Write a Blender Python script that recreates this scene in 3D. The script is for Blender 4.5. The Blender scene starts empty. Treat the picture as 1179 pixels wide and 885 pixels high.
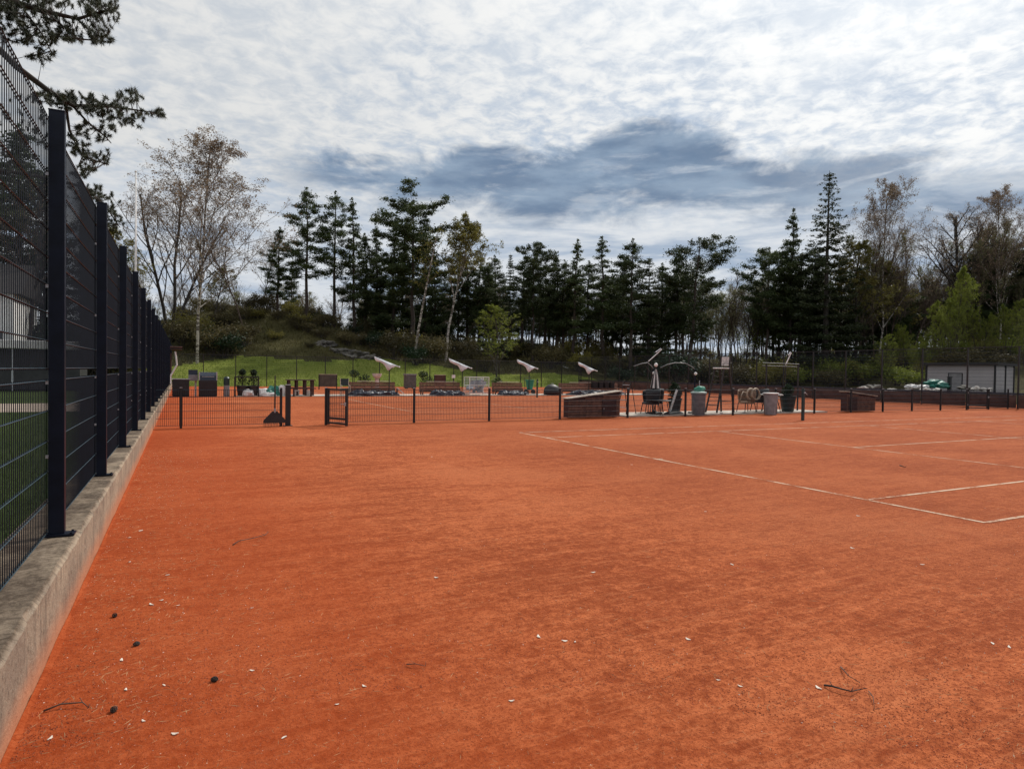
import bpy, math, random
import numpy as np
from mathutils import Vector, Matrix, Euler
from mathutils import noise as MN0
R = math.radians
SC = bpy.context.scene
COL = SC.collection
RND = random.Random(7)

# ------------------------------------------------------------------ camera
F, YAW, PIT, ROLL, CH = 750.0, .4691, -.0192, .0141, 1.567
fw = Vector((math.sin(YAW)*math.cos(PIT), math.cos(YAW)*math.cos(PIT), math.sin(PIT)))
rt0 = Vector((math.cos(YAW), -math.sin(YAW), 0))
up0 = rt0.cross(fw)
rt = rt0*math.cos(ROLL)+up0*math.sin(ROLL)
up = up0*math.cos(ROLL)-rt0*math.sin(ROLL)
cam = bpy.data.cameras.new('camera'); camo = bpy.data.objects.new('camera', cam); COL.objects.link(camo)
m3 = Matrix((rt, up, -fw)).transposed()
camo.matrix_world = Matrix.Translation((0, 0, CH)) @ m3.to_4x4()
cam.sensor_width = 36; cam.lens = F/1179*36; cam.clip_start = .05; cam.clip_end = 3000
SC.camera = camo

# ------------------------------------------------------------------ sky and sun
SUN_AZ, SUN_EL = R(66), R(46)            # azimuth clockwise from +Y
SUND = Vector((math.sin(SUN_AZ)*math.cos(SUN_EL), math.cos(SUN_AZ)*math.cos(SUN_EL), math.sin(SUN_EL)))
W = bpy.data.worlds.new('World'); SC.world = W; W.use_nodes = True
def N(nt, t, **kw):
    n = nt.nodes.new(t)
    for k, v in kw.items():
        if k in ('operation', 'blend_type', 'data_type', 'noise_dimensions', 'sky_type', 'interpolation_type', 'feature', 'vector_type'): setattr(n, k, v)
    return n
def LK(nt, a, b): nt.links.new(a, b)
def math_n(nt, op, a, b=None, c=None, clamp=False):
    n = nt.nodes.new('ShaderNodeMath'); n.operation = op; n.use_clamp = clamp
    for i, v in enumerate((a, b, c)):
        if v is None: continue
        if isinstance(v, (int, float)): n.inputs[i].default_value = v
        else: nt.links.new(v, n.inputs[i])
    return n.outputs[0]
def smooth(nt, v, lo, hi):
    n = nt.nodes.new('ShaderNodeMapRange'); n.interpolation_type = 'SMOOTHSTEP'
    n.inputs['From Min'].default_value = lo; n.inputs['From Max'].default_value = hi
    nt.links.new(v, n.inputs['Value']); return n.outputs[0]
def mixc(nt, fac, a, b, bt='MIX'):
    n = nt.nodes.new('ShaderNodeMix'); n.data_type = 'RGBA'; n.blend_type = bt
    for s, v in ((n.inputs[0], fac), (n.inputs[6], a), (n.inputs[7], b)):
        if isinstance(v, (int, float)): s.default_value = v
        elif isinstance(v, (tuple, list)): s.default_value = (*v, 1) if len(v) == 3 else v
        else: nt.links.new(v, s)
    return n.outputs[2]
def noise(nt, vec, scale, detail=6, rough=.55, dist=0.0, out=0):
    n = nt.nodes.new('ShaderNodeTexNoise')
    n.inputs['Scale'].default_value = scale; n.inputs['Detail'].default_value = detail
    n.inputs['Roughness'].default_value = rough; n.inputs['Distortion'].default_value = dist
    if vec is not None: nt.links.new(vec, n.inputs['Vector'])
    return n.outputs[out]
def comb(nt, x, y, z):
    n = nt.nodes.new('ShaderNodeCombineXYZ')
    for i, v in enumerate((x, y, z)):
        if isinstance(v, (int, float)): n.inputs[i].default_value = v
        else: nt.links.new(v, n.inputs[i])
    return n.outputs[0]

SKY_STRENGTH = .10
def build_world():
    nt = W.node_tree; nt.nodes.clear()
    out = nt.nodes.new('ShaderNodeOutputWorld'); bg = nt.nodes.new('ShaderNodeBackground')
    sky = nt.nodes.new('ShaderNodeTexSky'); sky.sky_type = 'NISHITA'; sky.sun_disc = False
    sky.sun_elevation = SUN_EL; sky.sun_rotation = SUN_AZ
    tc = nt.nodes.new('ShaderNodeTexCoord'); sp = nt.nodes.new('ShaderNodeSeparateXYZ')
    LK(nt, tc.outputs['Generated'], sp.inputs[0])
    x, y, z = sp.outputs
    zz = math_n(nt, 'MAXIMUM', z, 0.0)
    den = math_n(nt, 'ADD', zz, .10)
    px = math_n(nt, 'DIVIDE', x, den); py = math_n(nt, 'DIVIDE', y, den)
    pl = comb(nt, px, py, 0.0)                               # a flat cloud layer overhead
    az = math_n(nt, 'ARCTAN2', x, y)
    # high dappled layer
    big = noise(nt, pl, .8, 4, .5, .2)
    mid = noise(nt, pl, 5.5, 6, .6, .5)
    fine = noise(nt, pl, 15.0, 5, .62, .4)
    cells = math_n(nt, 'ADD', math_n(nt, 'MULTIPLY', mid, .5), math_n(nt, 'MULTIPLY', fine, .5))
    cover = math_n(nt, 'ADD', math_n(nt, 'MULTIPLY', big, .62), math_n(nt, 'MULTIPLY', cells, .62))
    mask = smooth(nt, cover, .38, .62)
    # glow of the veiled sun within the cloud
    dt = nt.nodes.new('ShaderNodeVectorMath'); dt.operation = 'DOT_PRODUCT'
    nv = nt.nodes.new('ShaderNodeVectorMath'); nv.operation = 'NORMALIZE'; LK(nt, tc.outputs['Generated'], nv.inputs[0])
    LK(nt, nv.outputs[0], dt.inputs[0]); dt.inputs[1].default_value = SUND
    d = math_n(nt, 'MAXIMUM', dt.outputs['Value'], 0.0)
    glow = math_n(nt, 'POWER', d, 4.0)
    shade = smooth(nt, cells, .38, .62)
    cl = mixc(nt, shade, (6.15, 6.6, 7.15), (8.2, 8.25, 8.2))
    gl = math_n(nt, 'ADD', .88, math_n(nt, 'MULTIPLY', glow, .55))
    cl = mixc(nt, 1.0, cl, comb(nt, gl, gl, gl), 'MULTIPLY')
    blue = mixc(nt, .75, sky.outputs[0], (4.4, 5.4, 6.7))
    base = mixc(nt, mask, blue, cl)
    # low horizon streaks
    hz = comb(nt, math_n(nt, 'MULTIPLY', az, 3.0), math_n(nt, 'MULTIPLY', z, 17.0), 0.0)
    st = noise(nt, hz, 1.5, 6, .58, .5)
    lowm = smooth(nt, z, .29, .17)
    base = mixc(nt, math_n(nt, 'MULTIPLY', lowm, .80), base, (7.0, 7.4, 7.9))
    stm = math_n(nt, 'MULTIPLY', smooth(nt, st, .44, .64), lowm)
    base = mixc(nt, stm, base, (3.7, 4.6, 5.9))
    # the slate-blue cloud bank: upper and lower edge by azimuth
    def curve(pts):
        n = nt.nodes.new('ShaderNodeFloatCurve'); c = n.mapping.curves[0]
        c.points[0].location = pts[0]; c.points[1].location = pts[-1]
        for p in pts[1:-1]: c.points.new(*p)
        n.mapping.update(); LK(nt, math_n(nt, 'MULTIPLY', az, 1/1.6), n.inputs['Value']); return n.outputs[0]
    top = curve([(0, .26), (.08, .290), (.20, .296), (.265, .325), (.32, .316), (.42, .346), (.47, .330), (.54, .290), (.60, .290), (.67, .262), (.8, .252), (1, .26)])
    bot = curve([(0, .25), (.08, .250), (.20, .246), (.30, .232), (.42, .240), (.54, .212), (.67, .188), (.8, .18), (1, .18)])
    w1 = noise(nt, comb(nt, math_n(nt, 'MULTIPLY', az, 6.0), math_n(nt, 'MULTIPLY', z, 13.0), 3.7), 1.5, 7, .60, .4)
    wob = math_n(nt, 'MULTIPLY', math_n(nt, 'SUBTRACT', w1, .5), .13)
    ze = math_n(nt, 'ADD', z, wob)
    bandlo = smooth(nt, math_n(nt, 'SUBTRACT', ze, bot), -.022, .026); bandhi = smooth(nt, math_n(nt, 'SUBTRACT', ze, top), .016, -.018)
    a1 = math_n(nt, 'MULTIPLY', smooth(nt, az, .09, .20), math_n(nt, 'ADD', .80, math_n(nt, 'MULTIPLY', smooth(nt, az, .98, .74), .20)))
    bank = math_n(nt, 'MULTIPLY', math_n(nt, 'MULTIPLY', bandlo, bandhi), a1)
    tex = noise(nt, comb(nt, math_n(nt, 'MULTIPLY', az, 4.0), math_n(nt, 'MULTIPLY', z, 14.0), 1.0), 2.0, 6, .55)
    tex2 = noise(nt, comb(nt, math_n(nt, 'MULTIPLY', az, 5.5), math_n(nt, 'MULTIPLY', z, 24.0), 9.0), 1.5, 6, .6, .5)
    hole = math_n(nt, 'MULTIPLY', smooth(nt, tex2, .50, .66), math_n(nt, 'ADD', .35, math_n(nt, 'MULTIPLY', smooth(nt, az, .78, .95), .10)))
    bank = math_n(nt, 'MULTIPLY', bank, math_n(nt, 'SUBTRACT', 1.0, hole))
    bc = mixc(nt, smooth(nt, tex, .35, .68), (1.45, 2.20, 3.40), (2.8, 3.75, 5.0))
    base = mixc(nt, math_n(nt, 'MULTIPLY', bank, .95), base, bc)
    # below the horizon: dull earth
    base = mixc(nt, smooth(nt, z, 0.0, -.03), base, (1.5, 1.5, 1.4))
    LK(nt, base, bg.inputs['Color']); bg.inputs['Strength'].default_value = SKY_STRENGTH
    LK(nt, bg.outputs[0], out.inputs[0])
build_world()
sl = bpy.data.lights.new('sun', 'SUN'); sl.energy = 3.0; sl.angle = R(2.0); sl.color = (1, .95, .88)
so = bpy.data.objects.new('sun', sl); COL.objects.link(so)
so.rotation_euler = SUND.to_track_quat('Z', 'Y').to_euler()
SC.view_settings.view_transform = 'Standard'; SC.view_settings.look = 'None'
SC.view_settings.exposure = 0.0; SC.view_settings.gamma = 1.0
try: SC.view_settings.use_curve_mapping = False
except Exception: pass
SC.cycles.max_bounces = 6; SC.cycles.transparent_max_bounces = 8

# ------------------------------------------------------------------ sight lines: photo point -> place in the world
def ray(x, y): return fw + rt*((x-589.5)/F) - up*((y-442.5)/F)
def gnd(x, y, z=0.0):
    d = ray(x, y); return Vector((0, 0, CH)) + d*((z-CH)/d.z)
def aty(x, y, Y):
    d = ray(x, y); return Vector((0, 0, CH)) + d*(Y/d.y)
def atd(x, y, D): return Vector((0, 0, CH)) + ray(x, y)*D

# ------------------------------------------------------------------ materials
MATS = {}
def newmat(name):
    m = bpy.data.materials.new(name); m.use_nodes = True
    nt = m.node_tree; b = nt.nodes['Principled BSDF']; MATS[name] = m
    return m, nt, b
def mat(name, col, rough=.6, var=.25, scale=6.0, bump=.0, metal=0.0, spec=.5, col2=None, bscale=None, rnd=0.0, coords='Object', det=6):
    if name in MATS: return MATS[name]
    m, nt, b = newmat(name)
    tc = nt.nodes.new('ShaderNodeTexCoord'); v = tc.outputs[coords]
    n = noise(nt, v, scale, det, .6)
    c2 = col2 if col2 else tuple(c*(1-var) for c in col)
    c1 = col if col2 else tuple(min(1, c*(1+var*.6)) for c in col)
    f = smooth(nt, n, .35, .68)
    c = mixc(nt, f, c1, c2)
    if rnd:
        oi = nt.nodes.new('ShaderNodeObjectInfo')
        k = math_n(nt, 'ADD', 1-rnd, math_n(nt, 'MULTIPLY', oi.outputs['Random'], 2*rnd))
        c = mixc(nt, 1.0, c, comb(nt, k, k, k), 'MULTIPLY')
    LK(nt, c, b.inputs['Base Color'])
    b.inputs['Roughness'].default_value = rough; b.inputs['Metallic'].default_value = metal
    b.inputs['Specular IOR Level'].default_value = spec
    if bump:
        bm = nt.nodes.new('ShaderNodeBump'); bm.inputs['Strength'].default_value = bump; bm.inputs['Distance'].default_value = .02
        LK(nt, noise(nt, v, bscale or scale*6, 5, .6), bm.inputs['Height']); LK(nt, bm.outputs[0], b.inputs['Normal'])
    return m
def leafmat(name, c1, c2, trans=.35, rnd=.25, scale=.6):
    m, nt, b = newmat(name)
    tc = nt.nodes.new('ShaderNodeTexCoord')
    n = noise(nt, tc.outputs['Object'], scale, 4, .6)
    n2 = noise(nt, tc.outputs['Object'], scale*14, 2, .5)
    f = smooth(nt, math_n(nt, 'ADD', math_n(nt, 'MULTIPLY', n, .55), math_n(nt, 'MULTIPLY', n2, .45)), .36, .64)
    c = mixc(nt, f, c1, c2)
    oi = nt.nodes.new('ShaderNodeObjectInfo')
    k = math_n(nt, 'ADD', 1-rnd, math_n(nt, 'MULTIPLY', oi.outputs['Random'], 2*rnd))
    c = mixc(nt, 1.0, c, comb(nt, k, k, k), 'MULTIPLY')
    LK(nt, c, b.inputs['Base Color']); b.inputs['Roughness'].default_value = .55; b.inputs['Specular IOR Level'].default_value = .25
    tr = nt.nodes.new('ShaderNodeBsdfTranslucent'); LK(nt, c, tr.inputs[0])
    ms = nt.nodes.new('ShaderNodeMixShader'); ms.inputs[0].default_value = trans
    LK(nt, b.outputs[0], ms.inputs[1]); LK(nt, tr.outputs[0], ms.inputs[2])
    LK(nt, ms.outputs[0], nt.nodes['Material Output'].inputs[0])
    return m

def clay_mat(name, line=False):
    m, nt, b = newmat(name)
    ge = nt.nodes.new('ShaderNodeNewGeometry'); v = ge.outputs['Position']
    mp = nt.nodes.new('ShaderNodeMapping'); LK(nt, v, mp.inputs[0])
    mp.inputs['Rotation'].default_value = (0, 0, R(24)); mp.inputs['Scale'].default_value = (.45, 2.6, 1)
    a = noise(nt, v, .35, 5, .6, .3); s = noise(nt, mp.outputs[0], 1.3, 6, .62, .2)
    f1 = noise(nt, v, 5.0, 7, .68); f2 = noise(nt, v, 55.0, 5, .7); f3 = noise(nt, v, 330.0, 3, .7)
    m2 = noise(nt, v, 17.0, 6, .72, .3)
    k = math_n(nt, 'ADD', math_n(nt, 'MULTIPLY', a, .22), math_n(nt, 'MULTIPLY', s, .16))
    k = math_n(nt, 'ADD', k, math_n(nt, 'MULTIPLY', f1, .24)); k = math_n(nt, 'ADD', k, math_n(nt, 'MULTIPLY', m2, .38))
    c = mixc(nt, smooth(nt, k, .42, .58), (.262, .050, .0115), (.560, .152, .052))
    # dry dusty blotches
    c = mixc(nt, math_n(nt, 'MULTIPLY', smooth(nt, a, .50, .68), .25), c, (.57, .195, .082))
    # damp/dark marks
    sc = noise(nt, v, 1.7, 6, .65, .5)
    c = mixc(nt, math_n(nt, 'MULTIPLY', smooth(nt, sc, .56, .72), .45), c, (.275, .042, .011))
    # grains
    mq = nt.nodes.new('ShaderNodeMapping'); LK(nt, v, mq.inputs[0]); mq.inputs['Rotation'].default_value = (0, 0, R(-20)); mq.inputs['Scale'].default_value = (1.2, 14, 1)
    br = noise(nt, mq.outputs[0], 1.6, 6, .68, .9)
    c = mixc(nt, math_n(nt, 'MULTIPLY', smooth(nt, br, .52, .64), .34), c, (.60, .200, .082))
    c = mixc(nt, math_n(nt, 'MULTIPLY', smooth(nt, br, .46, .36), .34), c, (.23, .042, .010))
    # duller, darker area out on the court
    spw = nt.nodes.new('ShaderNodeSeparateXYZ'); LK(nt, v, spw.inputs[0])
    court_dull = math_n(nt, 'MULTIPLY', smooth(nt, math_n(nt, 'ADD', spw.outputs[0], math_n(nt, 'MULTIPLY', a, 6.0)), 6.0, 10.0), .38)
    c = mixc(nt, court_dull, c, (.285, .072, .024))
    c = mixc(nt, math_n(nt, 'MULTIPLY', smooth(nt, f2, .50, .62), .70), c, (.170, .031, .008))
    c = mixc(nt, math_n(nt, 'MULTIPLY', smooth(nt, f3, .54, .70), .50), c, (.72, .24, .11))
    c = mixc(nt, math_n(nt, 'MULTIPLY', smooth(nt, f3, .44, .32), .60), c, (.150, .022, .007))
    # darker, redder strip by the plinth
    spx = nt.nodes.new('ShaderNodeSeparateXYZ'); LK(nt, v, spx.inputs[0])
    c = mixc(nt, math_n(nt, 'MULTIPLY', smooth(nt, math_n(nt, 'ADD', spx.outputs[0], math_n(nt, 'MULTIPLY', sc, 1.6)), 3.4, .9), .55), c, (.36, .052, .009))
    rough = .95
    if line:
        w1 = noise(nt, v, 2.2, 6, .65); w2 = noise(nt, v, 28.0, 5, .7)
        w = math_n(nt, 'ADD', math_n(nt, 'MULTIPLY', w1, .62), math_n(nt, 'MULTIPLY', w2, .38))
        c = mixc(nt, smooth(nt, w, .45, .61), (.68, .51, .37), c)
    LK(nt, c, b.inputs['Base Color']); b.inputs['Roughness'].default_value = rough; b.inputs['Specular IOR Level'].default_value = .12
    h = math_n(nt, 'ADD', math_n(nt, 'MULTIPLY', f1, .30), math_n(nt, 'MULTIPLY', f2, .24)); h = math_n(nt, 'ADD', h, math_n(nt, 'MULTIPLY', m2, .38))
    h = math_n(nt, 'ADD', h, math_n(nt, 'MULTIPLY', f3, .07)); h = math_n(nt, 'ADD', h, math_n(nt, 'MULTIPLY', s, .16))
    bm = nt.nodes.new('ShaderNodeBump'); bm.inputs['Strength'].default_value = .80; bm.inputs['Distance'].default_value = .045
    LK(nt, h, bm.inputs['Height']); LK(nt, bm.outputs[0], b.inputs['Normal'])
    return m
CLAY = clay_mat('red clay'); LINE = clay_mat('worn line tape', True)

def plinth_mat():
    m, nt, b = newmat('plinth concrete')
    ge = nt.nodes.new('ShaderNodeNewGeometry'); v = ge.outputs['Position']
    sp = nt.nodes.new('ShaderNodeSeparateXYZ'); LK(nt, v, sp.inputs[0])
    a = noise(nt, v, 2.0, 7, .65, .3); f = noise(nt, v, 26.0, 6, .7); g = noise(nt, v, 140.0, 3, .6)
    mp = nt.nodes.new('ShaderNodeMapping'); LK(nt, v, mp.inputs[0]); mp.inputs['Scale'].default_value = (1, 7, .9)
    dr = noise(nt, mp.outputs[0], 2.2, 6, .65)
    c = mixc(nt, smooth(nt, a, .35, .65), (.40, .31, .22), (.25, .19, .14))
    c = mixc(nt, math_n(nt, 'MULTIPLY', smooth(nt, dr, .48, .68), .6), c, (.13, .10, .075))
    c = mixc(nt, math_n(nt, 'MULTIPLY', smooth(nt, f, .50, .68), .65), c, (.12, .092, .066))
    c = mixc(nt, math_n(nt, 'MULTIPLY', smooth(nt, g, .56, .7), .35), c, (.60, .54, .46))
    gn = nt.nodes.new('ShaderNodeSeparateXYZ'); LK(nt, ge.outputs['Normal'], gn.inputs[0])
    # dirt on the flat top, with its darkness against the lit front painted in
    gr = math_n(nt, 'MULTIPLY', smooth(nt, sp.outputs[2], .380, .397), math_n(nt, 'ADD', .35, math_n(nt, 'MULTIPLY', smooth(nt, a, .36, .62), .5)))
    gr = math_n(nt, 'MULTIPLY', gr, math_n(nt, 'ADD', .75, math_n(nt, 'MULTIPLY', smooth(nt, f, .40, .60), .45)), None, True)
    c = mixc(nt, gr, c, (.075, .053, .036))
    # clay dust splashed up on the foot of the wall
    hgt = math_n(nt, 'ADD', sp.outputs[2], math_n(nt, 'MULTIPLY', math_n(nt, 'SUBTRACT', a, .5), .22))
    c = mixc(nt, math_n(nt, 'MULTIPLY', smooth(nt, hgt, .22, .0), .85), c, (.50, .20, .10))
    LK(nt, c, b.inputs['Base Color']); b.inputs['Roughness'].default_value = .92; b.inputs['Specular IOR Level'].default_value = .2
    bm = nt.nodes.new('ShaderNodeBump'); bm.inputs['Strength'].default_value = .6; bm.inputs['Distance'].default_value = .02
    LK(nt, math_n(nt, 'ADD', f, math_n(nt, 'MULTIPLY', a, 1.2)), bm.inputs['Height']); LK(nt, bm.outputs[0], b.inputs['Normal'])
    return m
PLINTH = plinth_mat()

def terrain_mat(name, cols, scale=.5):
    m, nt, b = newmat(name)
    ge = nt.nodes.new('ShaderNodeNewGeometry'); v = ge.outputs['Position']
    a = noise(nt, v, scale*.35, 6, .6, .4); f = noise(nt, v, scale*5, 6, .7); g = noise(nt, v, scale*30, 4, .7)
    k = math_n(nt, 'ADD', math_n(nt, 'MULTIPLY', a, .6), math_n(nt, 'MULTIPLY', f, .4))
    c = mixc(nt, smooth(nt, k, .38, .6), cols[0], cols[1])
    c = mixc(nt, math_n(nt, 'MULTIPLY', smooth(nt, f, .5, .7), .6), c, cols[2])
    c = mixc(nt, math_n(nt, 'MULTIPLY', smooth(nt, g, .5, .7), .4), c, cols[3])
    LK(nt, c, b.inputs['Base Color']); b.inputs['Roughness'].default_value = .95; b.inputs['Specular IOR Level'].default_value = .15
    bm = nt.nodes.new('ShaderNodeBump'); bm.inputs['Strength'].default_value = .9; bm.inputs['Distance'].default_value = .25
    LK(nt, math_n(nt, 'ADD', f, math_n(nt, 'MULTIPLY', g, .5)), bm.inputs['Height']); LK(nt, bm.outputs[0], b.inputs['Normal'])
    return m
HEATH = terrain_mat('heath ground', [(.060, .052, .022), (.095, .088, .032), (.040, .036, .018), (.12, .10, .05)], .5)
LAWN = terrain_mat('lawn grass', [(.175, .225, .034), (.255, .290, .052), (.135, .175, .030), (.30, .27, .09)], .5)
TURF = terrain_mat('turf', [(.050, .088, .018), (.080, .120, .026), (.045, .066, .018), (.11, .12, .04)], .8)
SAND = mat('sandy path', (.42, .33, .26), .95, .3, 2.0, .3)

NAVY = mat('navy coated steel', (.0042, .0075, .018), .45, .3, 9, 0, 0, .22)
WIRE = mat('navy coated wire', (.005, .008, .016), .5, .2, 9, 0, 0, .22)
WIRE2 = mat('skylit navy crosswire', (.030, .052, .068), .42, .3, 9, 0, 0, .14)  # sky light on the cross rods, painted in as a paler blue-grey
BLK = mat('black steel', (.009, .008, .009), .5, .3, 9)
BLACKP = mat('black plastic', (.014, .014, .016), .5, .3, 7)
GALV = mat('galvanised steel', (.42, .43, .45), .38, .25, 12, 0, .7)
WHITEP = mat('white paint', (.72, .70, .68), .5, .15, 5)
CANVAS = mat('pale parasol canvas', (.72, .76, .80), .85, .18, 3.0, .4, col2=None)
BROWNW = mat('brown stained timber', (.180, .090, .062), .75, .4, 5, .5)
BROWNF = mat('brown windscreen cloth', (.075, .034, .026), .85, .3, 3, .3)
REDW = mat('dark red timber', (.050, .017, .014), .65, .35, 6, .4)
RUST = mat('rust red painted steel', (.016, .008, .007), .55, .4, 8)
PALEW = mat('pale weathered plank', (.50, .42, .34), .8, .3, 5, .4)
SLABM = mat('pale concrete paving', (.58, .50, .42), .9, .25, 2.5, .4)
TARPB = mat('dark blue tarpaulin', (.020, .026, .045), .42, .4, 5, .6)
TARPG = mat('green tarpaulin', (.010, .165, .120), .45, .3, 4, .5)
SACK = mat('white plastic sack', (.70, .68, .66), .5, .15, 5, .4)
BING = mat('grey bin plastic', (.21, .20, .21), .55, .2, 5)
GREENP = mat('green plastic', (.02, .20, .13), .5, .2, 5)
PALEG = mat('pale green plastic', (.46, .58, .53), .5, .2, 5)
TERRA = mat('terracotta', (.38, .16, .09), .8, .3, 6)
TEAL = mat('dark teal paint', (.010, .030, .032), .4, .3, 6)
RATTAN = mat('tan rattan', (.24, .14, .085), .7, .35, 20, .4)
HOSE = mat('tan hose rubber', (.44, .34, .25), .55, .2, 10)
GREYW = mat('grey boarded wall', (.43, .40, .41), .85, .08, .6)
ROOFM = mat('dark felt roof', (.030, .026, .026), .8, .3, 4, .3)
ROCK = mat('grey rock', (.125, .115, .10), .9, .6, 1.2, .9, rnd=.25)
STONEW = mat('pale stone', (.58, .54, .50), .9, .35, 4, .6)
HOUSEW = mat('white house wall', (.78, .77, .75), .7, .08, 3)
WIN = mat('dark window glass', (.015, .018, .022), .08, .2, 2, 0, 0, .8)
BARKP = mat('pine bark', (.070, .050, .038), .9, .5, 3.5, .8, col2=(.028, .022, .019), rnd=.2)
BARKD = mat('dark bark', (.052, .043, .036), .9, .4, 4, .7, rnd=.25)
BARKT = mat('brown twig bark', (.110, .078, .060), .9, .4, 2, .3, rnd=.2)
def birch_mat():
    m, nt, b = newmat('birch bark')
    tc = nt.nodes.new('ShaderNodeTexCoord'); v = tc.outputs['Object']
    mp = nt.nodes.new('ShaderNodeMapping'); LK(nt, v, mp.inputs[0]); mp.inputs['Scale'].default_value = (1.5, 1.5, 3.0)
    n = noise(nt, mp.outputs[0], 1.6, 5, .65)
    sz = nt.nodes.new('ShaderNodeSeparateXYZ'); LK(nt, v, sz.inputs[0])
    n = math_n(nt, 'ADD', n, math_n(nt, 'MULTIPLY', smooth(nt, sz.outputs[2], 1.0, 8.0), .07))
    c = mixc(nt, smooth(nt, n, .48, .60), (.52, .47, .42), (.085, .068, .055))
    LK(nt, c, b.inputs['Base Color']); b.inputs['Roughness'].default_value = .8
    return m
BIRCH = birch_mat()
NEEDLE = leafmat('pine needles', (.028, .046, .016), (.075, .096, .032), .30, .25, .5)
NEEDLE2 = leafmat('spruce needles', (.022, .034, .015), (.060, .072, .028), .26, .2, .5)
NEARN = leafmat('near pine needles', (.012, .020, .008), (.045, .055, .016), .18, .1, 1.5)
BUD = leafmat('brown buds and catkins', (.21, .145, .095), (.32, .235, .155), .35, .15, .4)
OLIVE = leafmat('olive young leaves', (.150, .140, .030), (.250, .215, .055), .45, .2, .4)
SPRING = leafmat('spring green leaves', (.120, .155, .022), (.225, .250, .042), .5, .2, .4)
PALEL = leafmat('pale sparse leaves', (.16, .165, .07), (.26, .25, .12), .4, .2, .4)
SCRUBM = leafmat('brown scrub', (.070, .060, .025), (.115, .095, .040), .3, .35, .4)
SHRUBD = leafmat('dark shrub leaves', (.010, .026, .014), (.030, .055, .022), .2, .2, 3.0)
GRASSB = leafmat('grass blades', (.055, .100, .016), (.120, .165, .032), .35, .0, 1.0)
HEATHB = leafmat('dry heath blades', (.075, .070, .024), (.150, .130, .050), .35, .0, .2)
LAWNB = leafmat('lawn blades', (.190, .260, .036), (.285, .335, .060), .5, .0, .2)

# ------------------------------------------------------------------ mesh building
class MB:
    def __init__(s): s.v = []; s.f = []
    def add(s, vs, fs):
        o = len(s.v); s.v.extend(vs); s.f.extend([tuple(i+o for i in f) for f in fs])
    def box(s, c, d, rz=0.0, rx=0.0, ry=0.0):
        hx, hy, hz = d[0]/2, d[1]/2, d[2]/2
        vs = [Vector((x, y, z)) for z in (-hz, hz) for x, y in ((-hx, -hy), (hx, -hy), (hx, hy), (-hx, hy))]
        if rz or rx or ry:
            e = Euler((rx, ry, rz)).to_matrix(); vs = [e @ v for v in vs]
        c = Vector(c)
        s.add([tuple(v+c) for v in vs], [(3, 2, 1, 0), (4, 5, 6, 7), (0, 1, 5, 4), (1, 2, 6, 5), (2, 3, 7, 6), (3, 0, 4, 7)])
    def tube(s, pts, rad, n=6, cap=True):
        pts = [Vector(p) for p in pts]
        if isinstance(rad, (int, float)): rad = [rad]*len(pts)
        o = len(s.v); prev = None
        for i, p in enumerate(pts):
            t = (pts[min(i+1, len(pts)-1)]-pts[max(i-1, 0)])
            t = t.normalized() if t.length > 1e-9 else Vector((0, 0, 1))
            if prev is None:
                a = Vector((0, 0, 1)) if abs(t.z) < .9 else Vector((1, 0, 0))
                u = t.cross(a).normalized()
            else:
                u = (prev - t*prev.dot(t)); u = u.normalized() if u.length > 1e-6 else t.orthogonal().normalized()
            prev = u; w = t.cross(u)
            for k in range(n):
                an = 2*math.pi*k/n
                s.v.append(tuple(p + (u*math.cos(an)+w*math.sin(an))*rad[i]))
        for i in range(len(pts)-1):
            for k in range(n):
                a = o+i*n+k; b = o+i*n+(k+1) % n
                s.f.append((a, b, b+n, a+n))
        if cap:
            s.f.append(tuple(o+k for k in range(n-1, -1, -1)))
            s.f.append(tuple(o+(len(pts)-1)*n+k for k in range(n)))
    def lathe(s, prof, n=16, c=(0, 0, 0), sx=1.0, sy=1.0):
        o = len(s.v)
        for r, z in prof:
            for k in range(n):
                a = 2*math.pi*k/n; s.v.append((c[0]+r*math.cos(a)*sx, c[1]+r*math.sin(a)*sy, c[2]+z))
        for i in range(len(prof)-1):
            for k in range(n):
                a = o+i*n+k; b = o+i*n+(k+1) % n; s.f.append((a, b, b+n, a+n))
        s.f.append(tuple(o+k for k in range(n-1, -1, -1))); s.f.append(tuple(o+(len(prof)-1)*n+k for k in range(n)))
    def prism(s, poly, axis, lo, hi):
        n = len(poly)
        def P(a, b, t): return {'x': (t, a, b), 'y': (a, t, b), 'z': (a, b, t)}[axis]
        s.add([P(a, b, lo) for a, b in poly]+[P(a, b, hi) for a, b in poly],
              [tuple(range(n)), tuple(range(2*n-1, n-1, -1))]+[(i, n+i, n+(i+1) % n, (i+1) % n) for i in range(n)])
    def build(s, name, m, parent=None, smooth=False, loc=None):
        me = bpy.data.meshes.new(name); me.from_pydata([tuple(v) for v in s.v], [], s.f); me.materials.append(m)
        if getattr(s, 'nv', None):
            me.materials.append(WIRE2); me.polygons.foreach_set('material_index', [0 if i < s.nv else 1 for i in range(len(me.polygons))])
        if smooth: me.polygons.foreach_set('use_smooth', [True]*len(me.polygons))
        me.update()
        o = bpy.data.objects.new(name, me); COL.objects.link(o)
        if parent is not None: o.parent = parent
        if loc is not None: o.location = loc
        return o
def bevel(o, w=.01, seg=2):
    b = o.modifiers.new('bevel', 'BEVEL'); b.width = w; b.segments = seg; b.limit_method = 'ANGLE'; return o
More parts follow.
